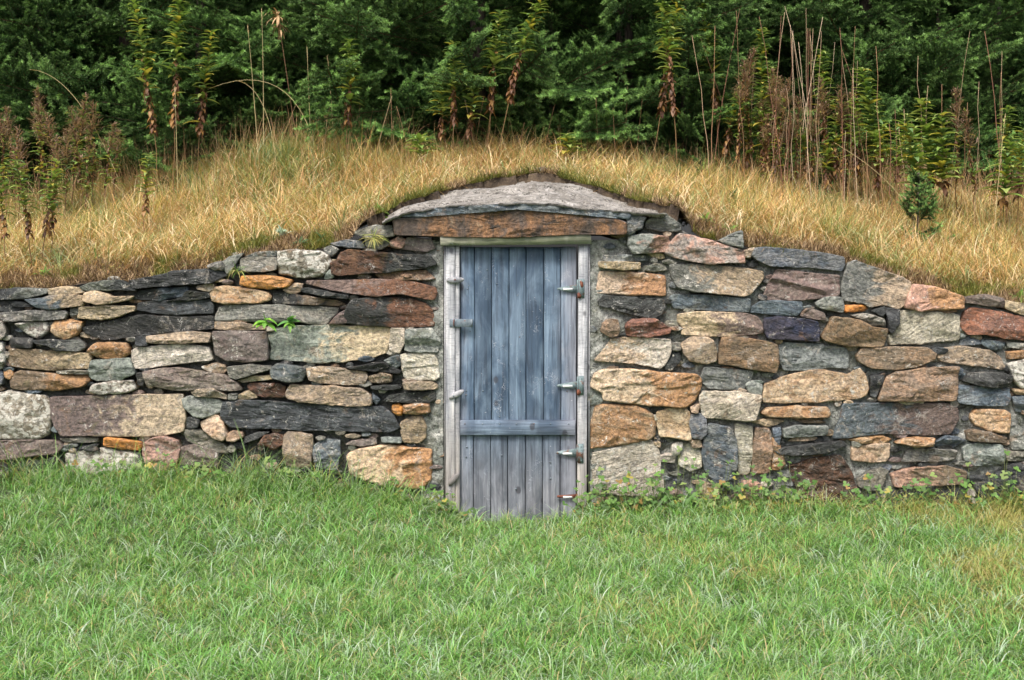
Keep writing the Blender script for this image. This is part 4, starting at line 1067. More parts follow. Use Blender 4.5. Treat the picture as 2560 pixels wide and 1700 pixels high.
def herb(name, loc, height, seed, label, cat='plant', group=None, style='gold', lean=None, frac=.35, nleaf=None):
    rg = np.random.default_rng(seed); root = empty(name, loc); tag(root, label, cat, group)
    lx, ly = lean if lean is not None else rg.normal(0, .09, 2)
    st = MB(); m = 8
    pts = [(lx*height*(k/m)**1.6+.006*rg.normal(), ly*height*(k/m)**1.6, height*k/m) for k in range(m+1)]
    pts[0] = (0, 0, -.03)
    stemc = {'gold': (.20, .13, .06), 'brown': (.14, .075, .045), 'plume': (.17, .10, .06), 'lush': (.16, .17, .06)}[style]
    st.tube(pts, .0042, .0018, 5, stemc)
    o = st.build('stem', M_STEM, root)
    lf = MB(); n = nleaf or int(height*105*(1-frac)/.65)
    for k in range(n):
        t = frac+(1-frac)*(k+rg.random())/n; f = t*m; i = min(int(f), m-1); a = np.array(pts[i]); b = np.array(pts[i+1]); p = a+(b-a)*(f-i)
        az = k*2.4+rg.uniform(-.4, .4); tt = (t-frac)/(1-frac)
        alive = tt > .38+.12*rg.normal()
        if style == 'brown' or style == 'plume': alive = rg.random() < (.42 if style == 'plume' else .12)
        if style == 'lush': alive = tt > .1
        L_ = (.105-.05*tt)*rg.uniform(.8, 1.3)*(1.25 if loc[1] > 2.2 else 1); W_ = L_*rg.uniform(.30, .44)
        if style == 'lush': L_ *= 1.25; W_ *= 1.35
        if style in ('plume', 'brown'): L_ *= .62; W_ *= .6
        if alive:
            L_ *= 1.15; c = np.array([(.22, .34, .08), (.32, .40, .12), (.50, .44, .09), (.16, .27, .10)][rg.choice(4, p=[.35, .35, .15, .15])]); dr, up = rg.uniform(.3, 1.1), rg.uniform(.25, .8)
        else:
            c = np.array([(.16, .075, .04), (.24, .13, .07), (.36, .20, .07), (.10, .05, .03)][rg.choice(4)]); dr, up = rg.uniform(1.0, 3), rg.uniform(-.6, .5); W_ *= .55; L_ *= .5
        leaf_strip(lf, p, (cos(az), sin(az), up), (0, 0, 1), L_, W_, dr, c*.85, c)
    lo = lf.build('foliage', M_HERB, root)
    if style == 'plume' or style == 'brown':
        pm = MB()
        for k in range(int(95*height)):
            t = .68+.32*rg.random(); i = min(int(t*m), m-1); p = np.array(pts[i])+(np.array(pts[i+1])-np.array(pts[i]))*(t*m-i)
            az = rg.uniform(0, 6.28); L_ = .13*(1.1-t)/.4*rg.uniform(.5, 1)+.015
            q = p
            for s_ in range(4):
                d = np.array([cos(az), sin(az), .9])+rg.normal(0, .35, 3); q2 = q+d/np.linalg.norm(d)*L_/4
                leaf_strip(pm, q, q2-q, (0, 0, 1), L_/2.4, .009, .5, (.26, .17, .12), (.42, .30, .23), 2); q = q2
        pm.build('seed_plume', M_HERB, root)
    return root
def at(du, dv, y):
    """place on the bank: column from the photograph, depth y"""
    x = PD(du, dv, y)[0]; return (x, y, float(HB(x, y)))
def herb_at(du, top, y, style, label, seed, group=None, **kw):
    y = y if y < 2.9 else 2.9+(y-2.9)*.45
    if du < 1640: y = min(y, 2.45+.12*(seed % 3))
    x, _, z = at(du, 0, y); h = PD(du, top, y)[2]-z
    return herb({'gold': 'goldenrod_plant', 'brown': 'withered_plant', 'plume': 'seeding_plant', 'lush': 'leafy_plant'}[style], (x, y, z), max(h, .12), seed, label, 'plant', group, style, **kw)
H = [
 (14, 385, .35, 'gold', 'yellow green leafy stalk at the far left edge above the wall'),
 (72, 372, .32, 'gold', 'tallest leafy green stalk of the left edge clump with brown lower leaves'),
 (98, 366, .45, 'gold', 'leafy stalk just right of the tallest stalk at the left edge'),
 (118, 400, .6, 'gold', 'shorter leafy stalk on the right side of the left edge clump'),
 (330, 352, 1.15, 'gold', 'lone leafy green and brown stalk in the dry grass left of the cellar'),
 (1045, 92, 3.6, 'gold', 'tall yellow topped stalk before the spruces above the lintel left end'),
 (1080, 170, 3.6, 'gold', 'leafy stalk with drooping brown leaves beside the tall yellow topped one'),
 (1016, 190, 3.7, 'gold', 'short leafy stalk left of the tall yellow topped one'),
 (1150, -60, 3.9, 'gold', 'very tall yellow leafed stalk reaching the top edge above the door'),
 (1125, 20, 3.9, 'gold', 'tall stalk with yellow leaves just left of the tallest stalk over the door'),
 (800, 90, 3.9, 'gold', 'slim green leafed stalk among spruce twigs left of centre'),
 (970, 318, 3.2, 'lush', 'small green sprig in the dry grass above the lintel left end'),
 (1315, 308, 3.3, 'lush', 'small pale green sprig in the grass above the door'),
 (1508, -30, 4.1, 'gold', 'tall stalk with orange and yellow leaves right of the door axis'),
 (1560, -60, 4.1, 'gold', 'tall yellow green stalk left of the dead stem thicket'),
 (1700, 120, 3.4, 'brown', 'brown withered stalk at the left side of the thicket'),
 (1735, 165, 3.3, 'brown', 'dark brown withered stalk with hanging leaves in the thicket'),
 (1760, 60, 3.6, 'gold', 'green topped stalk rising behind the thicket'),
 (1790, 200, 3.2, 'brown', 'brown curled leaf stalk in the middle of the thicket'),
 (1660, -20, 3.9, 'gold', 'leafy yellowing stalk behind the left of the thicket'),
 (1862, 292, 3.0, 'gold', 'short yellow leafed stalk in the thicket centre'),
 (1972, 228, 2.9, 'gold', 'yellow green stalk standing clear at the right side of the thicket'),
 (2035, 160, 3.4, 'lush', 'pale green stalk with hanging leaves right of the thicket'),
 (2150, 232, 2.6, 'lush', 'bushy pale green plant beside the small spruce at right'),
 (2175, 262, 2.5, 'lush', 'leafy green plant in the middle of the right hand clump'),
 (2128, 290, 2.4, 'lush', 'green leafy plant just above the small spruce'),
 (2205, 205, 2.6, 'brown', 'rust brown plume stalk in the right hand clump'),
 (2250, 262, 2.5, 'brown', 'dark stalk at the right of the right hand clump'),
 (2310, 330, 2.3, 'lush', 'green plant with yellow flowers at the right edge'),
 (2345, 300, 2.5, 'gold', 'leafy stalk at the far right edge'),
 (1775, 150, 3.5, 'gold', 'green leafed stalk just right of the brown withered ones'),
 (1905, 110, 3.6, 'gold', 'leafy stalk behind the right half of the thicket'),
 (400, -40, 3.3, 'gold', 'tall yellowing stalk before the left spruce'),
 (365, 0, 3.4, 'gold', 'yellow green climbing stalk at the left spruce'),
 (455, 70, 3.5, 'gold', 'orange leafed stalk right of the left spruce stalks')]
for k, (du, tp, y, st, lab) in enumerate(H): herb_at(du, tp, y, st, lab, 100+k)
for k, (du, tp, y) in enumerate([(15, 270, 2.4), (45, 300, 2.2), (92, 205, 2.8), (110, 240, 2.6), (135, 262, 2.4), (165, 225, 2.8), (190, 250, 2.5), (215, 235, 2.9), (238, 285, 2.4), (60, 340, 2.0), (150, 300, 2.2), (262, 300, 2.7), (125, 320, 2.1), (200, 320, 2.3), (35, 250, 2.7)]):
    herb_at(du, tp, y, 'plume', 'brown seed plumed stalk in the thicket at the left end of the bank', 300+k, 'seed plumed stalks at the left')
rs0 = random.Random(21)
for k in range(16):
    herb_at(rs0.gauss(1800, 90), rs0.uniform(150, 300), rs0.uniform(2.6, 3.6), 'brown', 'withered brown stalk with curled leaves in the thicket right of the door', 500+k, 'withered stalks in the right thicket', frac=.25)
for k in range(9):
    herb_at(rs0.uniform(1640, 2330), rs0.uniform(170, 330), rs0.uniform(2.7, 3.6), 'gold', 'yellow green leafed stalk among the dead stems at the right', 530+k, 'leafy stalks among the right dead stems', frac=.3)
# dead stems
def stalk(name, pts, r, col, label, cat, group=None, plume=None, seed=0):
    loc = np.array(pts[0], float); mb = MB(); mb.tube([tuple(np.array(p)-loc) for p in pts], r, r*.45, 5, col)
    if plume:
        rg = np.random.default_rng(seed); tip = np.array(pts[-1])-loc; pv = np.array(pts[-2])-loc; ax = tip-pv; ax /= np.linalg.norm(ax)
        for k in range(plume[0]):
            q = tip-ax*plume[1]*rg.random(); d = ax+rg.normal(0, plume[2], 3); leaf_strip(mb, q, d, (0, .3, 1), plume[3]*rg.uniform(.5, 1.2), plume[4], plume[5], plume[6], plume[6], 3)
    o = mb.build(name, M_STEM, None); o.location = loc; tag(o, label, cat, group); return o
rs = random.Random(5)
for k in range(56):
    du = rs.gauss(1860, 120) if k < 44 else rs.uniform(2000, 2340)
    du = min(max(du, 1640), 2345); y = rs.uniform(2.3, 3.4); x, _, z = at(du, 0, y)
    top = rs.uniform(60, 300) if rs.random() < .75 else rs.uniform(0, 100); zt = PD(du, top, y)[2]; h = zt-z; l = rs.gauss(0, .06)+(.0 if rs.random() < .88 else rs.choice((-.22, .22)))
    pts = [(x+l*h*(t/6)**1.2+rs.gauss(0, .006), y+rs.gauss(0, .005), z-.02+h*t/6) for t in range(7)]
    c = rs.choice([(.42, .30, .19), (.50, .39, .27), (.30, .18, .10), (.24, .12, .08), (.36, .26, .17)])
    lab = 'bare pale dead stem standing in the thicket right of the door' if k < 44 else 'thin bare dead stem at the right end of the bank'
    stalk('dead_stem', pts, rs.uniform(.0022, .0042), c, lab, 'dead stem', 'dead stems in the right thicket' if k < 44 else 'dead stems at the right end')
rs = random.Random(9)
for k in range(16):
    du = [1090, 1062, 1030, 1100, 1118, 1465, 1440, 700, 745, 860, 905, 950, 1190, 1250, 1380, 1420][k]; y = rs.uniform(2.6, 3.1); x, _, z = at(du, 0, y)
    h = PD(du, rs.uniform(170, 290), y)[2]-z; l = rs.gauss(0, .12)
    stalk('dead_stem', [(x+l*h*(t/5)**1.3, y, z-.02+h*t/5) for t in range(6)], .0028, rs.choice([(.30, .18, .10), (.45, .34, .2)]), 'bare dead stem before the spruces above the cellar roof', 'dead stem', 'dead stems above the cellar')
# tall grass stalks with seed heads
seedc = (.58, .48, .26)
def bezier(p0, p1, p2, n=14):
    p0, p1, p2 = map(np.array, (p0, p1, p2)); return [tuple((1-t)**2*p0+2*t*(1-t)*p1+t*t*p2) for t in np.linspace(0, 1, n)]
for k, (b, mid, tp, y, lab) in enumerate([
   (606, (610, 220), (603, 20), 2.6, 'tallest straight seed stalk on the grassy hump'),
   (598, (585, 200), (571, 60), 2.6, 'straight seed stalk just left of the tallest one on the hump'),
   (720, (716, 330), (708, 110), 2.9, 'upright seed stalk right of the grassy hump'),
   (770, (770, 290), (755, 130), 3.1, 'seed stalk leaning against the spruce right of the hump'),
   (735, (690, 120), (480, 205), 2.8, 'long arching grass stalk bending left over the hump'),
   (300, (190, 165), (68, 160), 2.7, 'arching grass stalk bending left before the dark left spruces'),
   (640, (625, 200), (545, 185), 2.5, 'shorter arching grass stalk above the hump'),
   (410, (408, 330), (403, 200), 2.4, 'seed stalk left of the grassy hump'),
   (2290, (2300, 420), (2318, 265), 2.0, 'pale spike stalk near the right edge'),
   (1288, (1287, 270), (1286, 185), 3.5, 'single upright seed stalk above the door'),
   (2130, (2100, 430), (1925, 330), 1.9, 'pale leaning grass stalk crossing the right clump')]):
    x, _, z = at(b, 0, y); pts = bezier((x, y, z), PD(*mid, y), PD(*tp, y-.1))
    stalk('seed_stalk', pts, .0032, (.50, .42, .22), lab, 'grass stalk', None, (26, .09, .25, .02, .004, .2, seedc), k)
x, _, z = at(690, 0, 3.3)
stalk('dried_flower_stalk', bezier((x, 3.3, z), PD(665, 200, 3.3), PD(640, 30, 3.2)), .0045, (.28, .17, .10), 'tall dead stalk with a tattered tan seed head at the top edge', 'dead stalk', None, (46, .16, .9, .13, .016, 2.2, (.52, .36, .2)), 40)

# ------------------------------------------------------------------ spruces
def spruce_branch(L_, seed, droop=.12, fs=1.0):
    rg = np.random.default_rng(seed); seg = []     # start, end, order
    def curve(p, d, L, n, dr, up):
        pts = [p]; d = d/np.linalg.norm(d)
        for k in range(n):
            d = d+np.array([0, 0, -dr/n+up*(k/n)**2/n*2])+rg.normal(0, .025, 3); d /= np.linalg.norm(d); p = p+d*L/n; pts.append(p)
        return pts
    main = curve(np.zeros(3), np.array([1, 0, .12]), L_, 14, droop*3, .5)
    for a, b in zip(main[:-1], main[1:]): seg.append((a, b, 0))
    ns = max(4, int(L_/(.125*fs)))
    for k in range(ns):
        t = .18+.82*(k+.5)/ns; f = t*14; i = min(int(f), 13); p = main[i]+(main[i+1]-main[i])*(f-i); dm = main[i+1]-main[i]; dm /= np.linalg.norm(dm)
        for s in (-1, 1):
            if rg.random() < .08: continue
            l2 = max(.13*fs, L_*.42*(1-t)**.85*rg.uniform(.75, 1.15)+.07*fs)
            side = np.array([-dm[1], dm[0], 0])*s; d = dm*.70+side*.80+np.array([0, 0, rg.uniform(-.12, .22)])
            n2 = max(2, int(l2/(.125*fs))); tw = curve(p, d, l2, n2, rg.uniform(.05, .35), .25)
            for a, b in zip(tw[:-1], tw[1:]): seg.append((a, b, 1))
            for q in range(1, n2):
                for s2 in (-1, 1):
                    if rg.random() < .15: continue
                    l3 = rg.uniform(.13, .22)*fs*(1-.35*q/n2); dt = tw[q+1]-tw[q] if q+1 < len(tw) else tw[q]-tw[q-1]; dt = dt/np.linalg.norm(dt)
                    sd = np.array([-dt[1], dt[0], 0])*s2; e = tw[q]+(dt*.78+sd*.62+np.array([0, 0, rg.uniform(-.05, .22)]))*l3
                    seg.append((tw[q], e, 2))
    A = np.array([s[0] for s in seg]); B = np.array([s[1] for s in seg]); O = np.array([s[2] for s in seg])
    Ls = np.linalg.norm(B-A, axis=1)
    cnt = np.maximum(6, (Ls*np.where(O == 0, 650, 1000)).astype(int)); ii = np.repeat(np.arange(len(seg)), cnt)
    n = len(ii); t = rg.random(n); P = A[ii]+(B-A)[ii]*t[:, None]; D = (B-A)[ii]/Ls[ii][:, None]
    R = rg.normal(0, 1, (n, 3)); R[:, 2] += .35; R -= (R*D).sum(1)[:, None]*D; R /= np.linalg.norm(R, axis=1)[:, None]
    nd = D*rg.uniform(.35, .8, n)[:, None]+R*rg.uniform(.7, 1., n)[:, None]; nd /= np.linalg.norm(nd, axis=1)[:, None]
    nl = rg.uniform(.017, .025, n)*(.5+.5*fs); S = np.cross(nd, rg.normal(0, 1, (n, 3))); S /= np.linalg.norm(S, axis=1)[:, None]; wv = rg.uniform(.0017, .0029, n)[:, None]
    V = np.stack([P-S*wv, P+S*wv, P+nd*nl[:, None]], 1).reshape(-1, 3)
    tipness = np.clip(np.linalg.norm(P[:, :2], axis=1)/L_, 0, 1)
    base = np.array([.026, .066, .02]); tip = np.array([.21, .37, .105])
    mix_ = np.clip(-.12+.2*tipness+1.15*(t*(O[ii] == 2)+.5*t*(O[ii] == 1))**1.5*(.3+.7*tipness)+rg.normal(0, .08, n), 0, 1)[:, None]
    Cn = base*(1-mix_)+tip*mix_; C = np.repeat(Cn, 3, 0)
    # twigs as thin three sided sticks (single flat quads crossed)
    m = len(seg); q = np.cross(B-A, [0, 0, 1.]); q /= (np.linalg.norm(q, axis=1)[:, None]+1e-9); r = np.array([.005, .0022, .0014])[O][:, None]
    z = np.array([0, 0, 1.])
    TV = np.stack([A-q*r, A+q*r, B+q*r*.8, B-q*r*.8, A-z*r, A+z*r, B+z*r*.8, B-z*r*.8], 1).reshape(-1, 3)
    b = np.arange(m)[:, None]*8; TQ = np.concatenate([b+np.array([0, 1, 2, 3]), b+np.array([4, 5, 6, 7])])
    return V, C, TV, TQ, np.tile([[.10, .065, .04]], (len(TV), 1))
BR_BIG = [spruce_branch(l, 40+k) for k, l in enumerate((.55, .75, .95, 1.15, 1.0))]
def rotz(a): return np.array([[cos(a), -sin(a), 0], [sin(a), cos(a), 0], [0, 0, 1]])
def roty(a): return np.array([[cos(a), 0, sin(a)], [0, 1, 0], [-sin(a), 0, cos(a)]])
def rotx(a): return np.array([[1, 0, 0], [0, cos(a), -sin(a)], [0, sin(a), cos(a)]])
def crown_mesh(name, Ht, Rb, seed, dens=1.0, BR=None, LEN=(.55, .75, .95, 1.15, 1.0), up=.0):
    BR = BR or BR_BIG
    rg = np.random.default_rng(seed); Vn = []; Cn = []; TV = []; TQ = []; TC = []; off = 0
    z = .02
    while z < Ht*.97:
        t = z/Ht; r = Rb*(1-t)**.75*(.75+.25*min(1, z/.5))
        nb = max(3, int(rg.integers(5, 9)*dens))
        a0 = rg.uniform(0, 6.28)
        for k in range(nb):
            l = r*rg.uniform(.75, 1.15); j = rg.integers(0, 5); L0 = LEN[j]; s = l/L0
            if s > 1.35 and j < 3: j = 3; s = l/LEN[3]
            V, C, T_, Q, Tc = BR[j]; az = a0+k*6.283/nb+rg.uniform(-.25, .25); el = up+.02+.5*min(t*2.2, .8)+rg.normal(0, .17)
            Rm = rotz(az)@roty(-el)@rotx(rg.normal(0, .55)); p = np.array([0, 0, z+rg.uniform(-.08, .08)])
            sc = np.array([s, max(.6, min(s, 1.15)), max(.6, min(s, 1.15))]); tint = rg.uniform(.8, 1.6)
            Vn.append((V*sc)@Rm.T+p); Cn.append(C*tint); TV.append((T_*sc)@Rm.T+p); TQ.append(Q+off); off += len(T_); TC.append(Tc)
        z += (.17+.05*rg.random())/dens*(1+1.2*t)
    V = np.vstack(Vn); T_ = np.vstack(TV); nt_ = len(V)//3
    idx = np.concatenate([np.arange(len(V)), (np.vstack(TQ)+len(V)).ravel()]); fn = np.concatenate([np.full(nt_, 3), np.full(len(idx[len(V):])//4, 4)])
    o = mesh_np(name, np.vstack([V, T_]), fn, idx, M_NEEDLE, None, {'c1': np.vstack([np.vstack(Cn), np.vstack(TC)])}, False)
    print('crown', name, nt_); return o
def trunk_obj(Ht, r):
    mb = MB(); mb.tube([(0, 0, -.1), (0.01, 0, Ht*.3), (-.01, .01, Ht*.6), (0, 0, Ht)], r, .01, 9); return mb.build('trunk', M_BARK, None, True)
protos = []
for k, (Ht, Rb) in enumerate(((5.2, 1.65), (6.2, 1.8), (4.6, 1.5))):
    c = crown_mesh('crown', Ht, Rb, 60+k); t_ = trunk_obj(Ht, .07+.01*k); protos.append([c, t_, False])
def spruce(k, x, y, rz, sc, label, group=None, zoff=0):
    root = empty('spruce_tree', (x, y, float(HB(x, y))+zoff)); root.rotation_euler.z = rz; root.scale = (sc,)*3
    tag(root, label, 'tree', group)
    pc, pt, used = protos[k]
    if not used: c, t_ = pc, pt; protos[k][2] = True
    else:
        c = pc.copy(); t_ = pt.copy(); COL.objects.link(c); COL.objects.link(t_)
    c.parent = root; t_.parent = root
    return root
rs = random.Random(3)
front_row = [(-4.9, 4.5, 1.1, 'dark spruce at the far left edge of the front row'),
 (-3.6, 5.0, 1.15, 'spruce behind the brown seed plume thicket at the left'),
 (-2.75, 3.9, .75, 'young light green spruce rising at the left end of the grassy hump'),
 (-1.5, 4.5, 1.05, 'spruce directly behind the grassy hump'),
 (-.3, 4.35, 1.05, 'spruce with low spreading boughs above the cellar roof left half'),
 (1.0, 4.45, 1.1, 'spruce above the cellar roof right half'),
 (2.35, 4.7, 1.1, 'spruce behind the left half of the dead stem thicket'),
 (3.5, 5.0, 1.15, 'spruce behind the right half of the dead stem thicket'),
 (4.8, 4.7, 1.1, 'spruce behind the leafy clump at the right edge'),
 (6.4, 5.4, 1.1, 'spruce outside the right hand edge of the front row')]
front_row += [(-4.25, 4.1, .55, 'small bushy spruce in front of the spruces at the far left'), (-.9, 3.95, .5, 'small bushy spruce just right of the grassy hump'),
 (.35, 3.9, .42, 'low young spruce right above the middle of the roof slab'), (1.55, 4.0, .55, 'small bushy spruce above the right end of the roof slab'), (2.9, 4.35, .6, 'mid height spruce behind the middle of the dead stem thicket'), (4.1, 4.2, .6, 'mid height spruce behind the leafy clump at the right'), (-2.1, 4.3, .62, 'mid height spruce at the back of the grassy hump')]
front_row = [(x, y+(.75 if 1.8 < x < 5.2 else 0), sc, lab) for x, y, sc, lab in front_row]
front_row = [(x, y-(.45 if abs(x) < 4 and sc > .8 else .1), sc*1.06, lab) for x, y, sc, lab in front_row]
for k, (x, y, sc, lab) in enumerate(front_row): spruce(k % 3, x, y, rs.uniform(0, 6), sc, lab)
for row, (y, x0, x1, st) in enumerate(((6.9, -6.6, 6.8, 1.35), (8.9, -7.6, 7.8, 1.7), (11.2, -9, 9, 2.0))):
    x = x0
    while x < x1:
        spruce(rs.randrange(3), x+rs.uniform(-.25, .25), y+rs.uniform(-.3, .3), rs.uniform(0, 6), rs.uniform(1.35, 1.6)+.3*row, 'dark spruce standing in the shade behind the front row of spruces', 'spruces behind the front row')
        x += st
# small sapling at right
SL = (.14, .18, .22, .27, .24)
sap = crown_mesh('crown', .62, .30, 91, 1.1, [spruce_branch(l, 70+k, .12, .5) for k, l in enumerate(SL)], SL, .28); st_ = trunk_obj(.58, .006)
def sapling(x, y, h, label, first=False):
    root = empty('spruce_sapling', (x, y, float(HB(x, y)))); root.scale = (h/.62,)*3; tag(root, label, 'sapling')
    a, b = (sap, st_) if first else (sap.copy(), st_.copy())
    if not first: COL.objects.link(a); COL.objects.link(b)
    a.parent = root; b.parent = root; root.rotation_euler.z = x*7
x, y, z = at(2118, 0, 1.7); sapling(x, y, .60, 'small young spruce in the dry grass at the right', True)
for du, y, h, lab in ((1560, 2.3, .2, 'tiny spruce seedling in the grass right of the roof slab'), (1615, 2.6, .26, 'second tiny spruce seedling behind the first near the roof slab'),
                      (1690, 1.6, .2, 'tiny dark green seedling in the grass above the pink wall stone'), (1905, 3.1, .38, 'small dark spruce seedling at the foot of the thicket')):
    x, y, z = at(du, 0, y); sapling(x, y, h, lab)

# ------------------------------------------------------------------ plants on and at the wall
def rosette(name, loc, n, L_, W_, cols, label, cat, seed, tilt=(0, -1, .3), droop=1.2, spread=1.0, toothed=False):
    rg = np.random.default_rng(seed); mb = MB()
    for k in range(n):
        az = rg.uniform(0, 6.28); d = np.array([cos(az)*spread, tilt[1]*abs(rg.normal(.4, .3)), sin(az)*.6*spread+tilt[2]])
        c = np.array(cols[rg.integers(len(cols))])*rg.uniform(.85, 1.15)
        leaf_strip(mb, rg.normal(0, .008, 3), d, (0, -.4, 1), L_*rg.uniform(.6, 1.15), W_*rg.uniform(.7, 1.2), droop*rg.uniform(.3, 1.3), c*.9, c, 6)
    o = mb.build(name, M_HERB, None); o.location = loc; tag(o, label, cat); return o
gcol = [(.16, .38, .05), (.24, .46, .06), (.12, .28, .06)]
rosette('dandelion_plant', PD(612, 742, -.06), 9, .10, .038, gcol, 'bright green dandelion growing from a wall joint left of the door', 'plant', 1)
rosette('dandelion_plant', PD(668, 742, -.06), 12, .075, .034, [(.2, .42, .07), (.12, .3, .08)], 'bright green leafy weed right of the dandelion in the same wall joint', 'plant', 2)
rosette('grass_tuft', PD(548, 630, -.05), 22, .13, .006, [(.14, .26, .06), (.4, .36, .14), (.22, .32, .1)], 'hanging grass tuft rooted between wall stones at upper left', 'grass tuft', 3, droop=3.2, tilt=(0, -1, .9), spread=.5)
rosette('grass_tuft', PD(862, 548, -.05), 34, .10, .006, [(.3, .36, .1), (.45, .42, .14)], 'spiky yellow green grass tuft on the wall top beside the lintel', 'grass tuft', 4, droop=1.4, tilt=(0, -1, .3))
rosette('silvery_herb', tuple(np.array(PD(650, 540, .22))), 30, .06, .014, [(.5, .6, .48), (.42, .54, .4)], 'silvery white herb on the soil above the left wall', 'plant', 5, droop=.8, tilt=(0, -.5, .9), spread=.7)
for k, (du, dv, y, lab) in enumerate([(690, 562, .12, 'low dark green leaves just right of the silvery herb'), (745, 545, .16, 'low dark green leaves halfway between silvery herb and lintel'), (1625, 512, .25, 'broad leafed weed on the soil right of the lintel'), (1680, 525, .2, 'broad pale green weed above the triangular grey stone'),
                                      (880, 488, .25, 'yellow green leafy weed left of the roof slab'), (845, 498, .25, 'small yellow green weed further left of the roof slab'), (2350, 660, .15, 'green dandelion on the wall top at the right edge'), (2240, 620, .3, 'green weed in the dry grass above the right wall end'), (105, 618, .2, 'small green weed above the left wall end'),
                                      (230, 575, .5, 'pale grey green leafy weed in the grass above the left wall')]):
    p = PD(du, dv, y); z = float(HB(p[0], y))+.01
    rosette('rosette_weed', (p[0], y, z), 16, .075, .026, [(.16, .3, .07), (.26, .4, .09)] if k not in (0, 1) else [(.08, .17, .07), (.10, .2, .09)], lab, 'weed', 20+k, tilt=(0, -.6, .5), droop=1.0)
# leafy weeds along the wall foot: lobed buttercup leaves on stalks
def weed_clump(loc, w_, h_, seed, label, yellow=.08):
    rg = np.random.default_rng(seed); root = empty('leafy_weed', loc); tag(root, label, 'weed')
    lf = MB(); st = MB()
    for k in range(int(64*w_/.2)):
        bx, by = rg.uniform(-w_/2, w_/2), -rg.uniform(0, .12); hh = h_*(.15+1.0*rg.random()**1.4)*(1-.9*abs(bx)/w_)*(.7+.5*sin(bx*90+seed))
        tp = np.array([bx+rg.normal(0, .03), by-rg.uniform(0, .04), hh]); st.tube([(bx, by, -.02), tuple((np.array([bx, by, 0])+tp)/2+np.array([0, 0, .01])), tuple(tp)], .0013, .001, 4, (.14, .18, .06))
        c = np.array([(.09, .19, .045), (.13, .25, .06), (.07, .14, .04), (.2, .28, .09)][rg.integers(4)]) if rg.random() > yellow else np.array([(.34, .30, .07), (.30, .20, .07)][rg.integers(2)])
        R_ = rg.uniform(.012, .026); az0 = rg.uniform(0, 6.28); nrm = np.array([rg.normal(0, .35), -.6+rg.normal(0, .25), .8]); nrm /= np.linalg.norm(nrm)
        a = np.cross(nrm, [1, 0, .1]); a /= np.linalg.norm(a); b = np.cross(nrm, a)
        V = [tp]; n = 20
        for q in range(n+1):
            th = az0+q/n*5.2; rr = R_*(.55+.45*abs(sin(q/n*pi*3)))*(1+.12*(q % 2)); V.append(tp+(a*cos(th)+b*sin(th))*rr+nrm*rr*.15)
        lf.add(V, [[0, q+1, q+2] for q in range(n)], tuple(c*rg.uniform(.85, 1.2)))
    st.build('stems', M_STEM, root); lf.build('foliage', M_HERB, root)
WC = [(1370, .25, .14, 'leafy weed clump against the right door jamb'), (1430, .28, .12, 'leafy weed clump under the large whitish stone right of the door'), (1490, .24, .12, 'leafy weeds at the right end of the large whitish stone'),
      (1550, .28, .20, 'tallest leafy weed clump at the foot of the right wall'), (1615, .25, .12, 'leafy weeds left of the upright blue grey stone'), (1665, .22, .13, 'leafy weeds under the upright blue grey stone'),
      (1735, .26, .14, 'leafy weeds under the upright brown stone'), (1800, .25, .16, 'leafy weeds at the left of the rust red stone'), (1850, .16, .10, 'small leafy weeds before the rust red stone'), (2000, .24, .10, 'low leafy weeds right of the rust red stone'),
      (2120, .26, .10, 'low leafy weeds at the foot of the pinkish brown slab stone'), (2230, .22, .12, 'leafy weeds left of the dark stone at the right end'), (2310, .24, .14, 'leafy weeds at the right end of the wall foot'),
      (1042, .14, .14, 'dark green leafy weed at the foot of the left door jamb'), (1000, .18, .12, 'leafy weeds just left of the door frame foot'), (910, .16, .14, 'small leafy weed before the large tan stone left of the door'), (700, .2, .13, 'leafy weeds left of the slate post stone'),
      (630, .28, .17, 'leafy weed clump beside the long grass tuft at the left wall foot'), (375, .3, .14, 'leafy weed clump before the pinkish upright stone at left'), (270, .28, .12, 'leafy weeds under the orange block at the left'), (180, .2, .10, 'low leafy weeds near the left end of the wall foot'), (480, .24, .10, 'low leafy weeds between the pinkish stone and the long grass tuft')]
for k, (du, w_, h_, lab) in enumerate(WC):
    h_ *= 1.9 if du > 1300 else 1.15
    x = PD(du, 0, -.05)[0]; weed_clump((x, -.05, float(G(x, -.05))+.01), w_, h_, 700+k, lab)
# long grass at the wall foot
def tuft(du, y, n, L_, label, seed, cols):
    rg = np.random.default_rng(seed); x = PD(du, 0, y)[0]; z = float(G(x, y)); mb = MB()
    r = np.stack([rg.normal(0, .05, n), rg.normal(0, .03, n), np.zeros(n)], 1); c = np.array(cols)[rg.integers(0, len(cols), n)]
    V, fn, idx, a = blades(r, rg.uniform(0, 6.28, n), rg.uniform(.5, 1.1, n)*L_*1.3, rg.uniform(.004, .0065, n), rg.uniform(.05, .5, n), rg.uniform(.5, 2.6, n), c*.8, c, 6)
    o = mesh_np('grass_tuft', V, fn, idx, M_GRASS, None, a); o.location = (x, y, z); tag(o, label, 'grass tuft')
gc = [(.2, .34, .12), (.26, .4, .2), (.45, .38, .14), (.16, .28, .08)]
tuft(560, -.06, 60, .36, 'tall arching grass tuft with tan blades at the foot of the left wall', 1, gc)
tuft(600, -.1, 40, .28, 'green grass tuft just right of the tall arching one', 2, gc)
tuft(2345, -.06, 34, .34, 'tall arching grass tuft at the right end of the wall foot', 3, gc)
tuft(740, -.06, 40, .25, 'grass tuft before the slate post stone left of the door', 4, gc)
tuft(60, -.08, 36, .22, 'grass tuft at the far left of the wall foot', 5, gc)
tuft(5, -.08, 26, .26, 'reddish and green grass tuft at the left edge of the wall foot', 6, [(.3, .2, .1), (.2, .3, .1)])
tuft(410, -.08, 36, .22, 'grass tuft before the purplish stone left of the arching tuft', 7, gc)
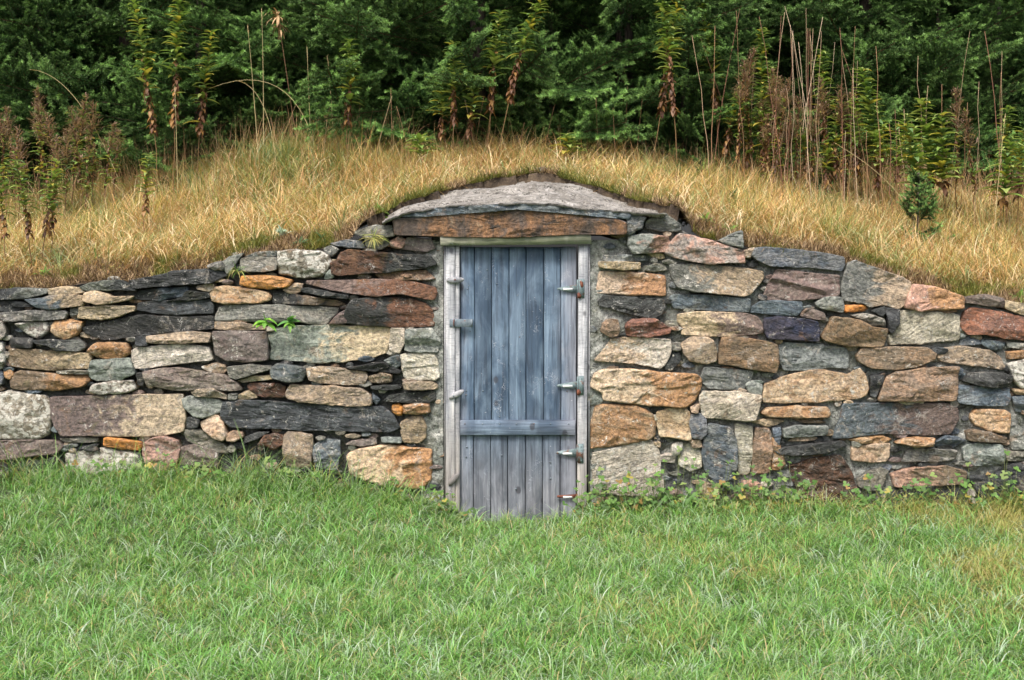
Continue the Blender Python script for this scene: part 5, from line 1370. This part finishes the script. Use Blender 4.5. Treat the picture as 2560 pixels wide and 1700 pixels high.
tuft(600, 2.6, 160, .42, 'blue green grass tuft on top of the hump', 8, [(.2, .32, .14), (.28, .38, .2), (.4, .4, .15)]) if False else None
def bank_tuft(du, y, n, L_, label, seed):
    rg = np.random.default_rng(seed); x, _, z = at(du, 0, y); c = np.array([(.16, .27, .12), (.24, .34, .16), (.40, .38, .14)])[rg.integers(0, 3, n)]
    r = np.stack([rg.normal(0, .10, n), rg.normal(0, .07, n), np.zeros(n)], 1)
    V, fn, idx, a = blades(r, rg.uniform(0, 6.28, n), rg.uniform(.5, 1.1, n)*L_, rg.uniform(.004, .006, n), rg.uniform(.05, .6, n), rg.uniform(.2, 1.6, n), c*.8, c, 5)
    o = mesh_np('grass_tuft', V, fn, idx, M_GRASS, None, a); o.location = (x, y, z); tag(o, label, 'grass tuft')
bank_tuft(615, 2.7, 150, .40, 'blue green grass tuft on top of the dry grassy hump', 11)
bank_tuft(680, 2.9, 90, .34, 'green grass tuft on the right shoulder of the hump', 12)
bank_tuft(470, 2.6, 80, .3, 'green grass tuft on the left shoulder of the hump', 13)
bank_tuft(1890, 2.4, 120, .34, 'pale green grass tuft at the foot of the dead stem thicket', 14)
bank_tuft(1990, 2.3, 80, .3, 'green grass tuft right of the thicket foot', 15)
# pebbles and rubble on the soil rim
rg = np.random.default_rng(4)
for k, (du, dv, y, s, lab) in enumerate([(546, 560, .12, .03, 'small white chip of stone standing on the soil above the left wall'), (262, 642, .05, .035, 'pale flat chip on top of the left wall'), (1250, 405, 1.02, .05, 'small grey stone at the back edge of the roof slab')]):
    p = PD(du, dv, y); n = 6; an = np.linspace(0, 6.28, n, endpoint=False)+rg.uniform(-.3, .3, n)
    P = np.stack([s*np.cos(an), s*.55*np.sin(an)], 1)
    V, fn, idx, c, size = stone_geo(P, 400+k, -.01, .006, .03, .3); V[:, 1] = np.minimum(V[:, 1], .03)
    o = mesh_np('loose_stone', V, fn, idx, M_STONE, None, stone_attrs(V, c, size, 'W', 400+k, P), True); o.location = (p[0], y, float(HB(p[0], y))+s*.4); tag(o, lab, 'stone')
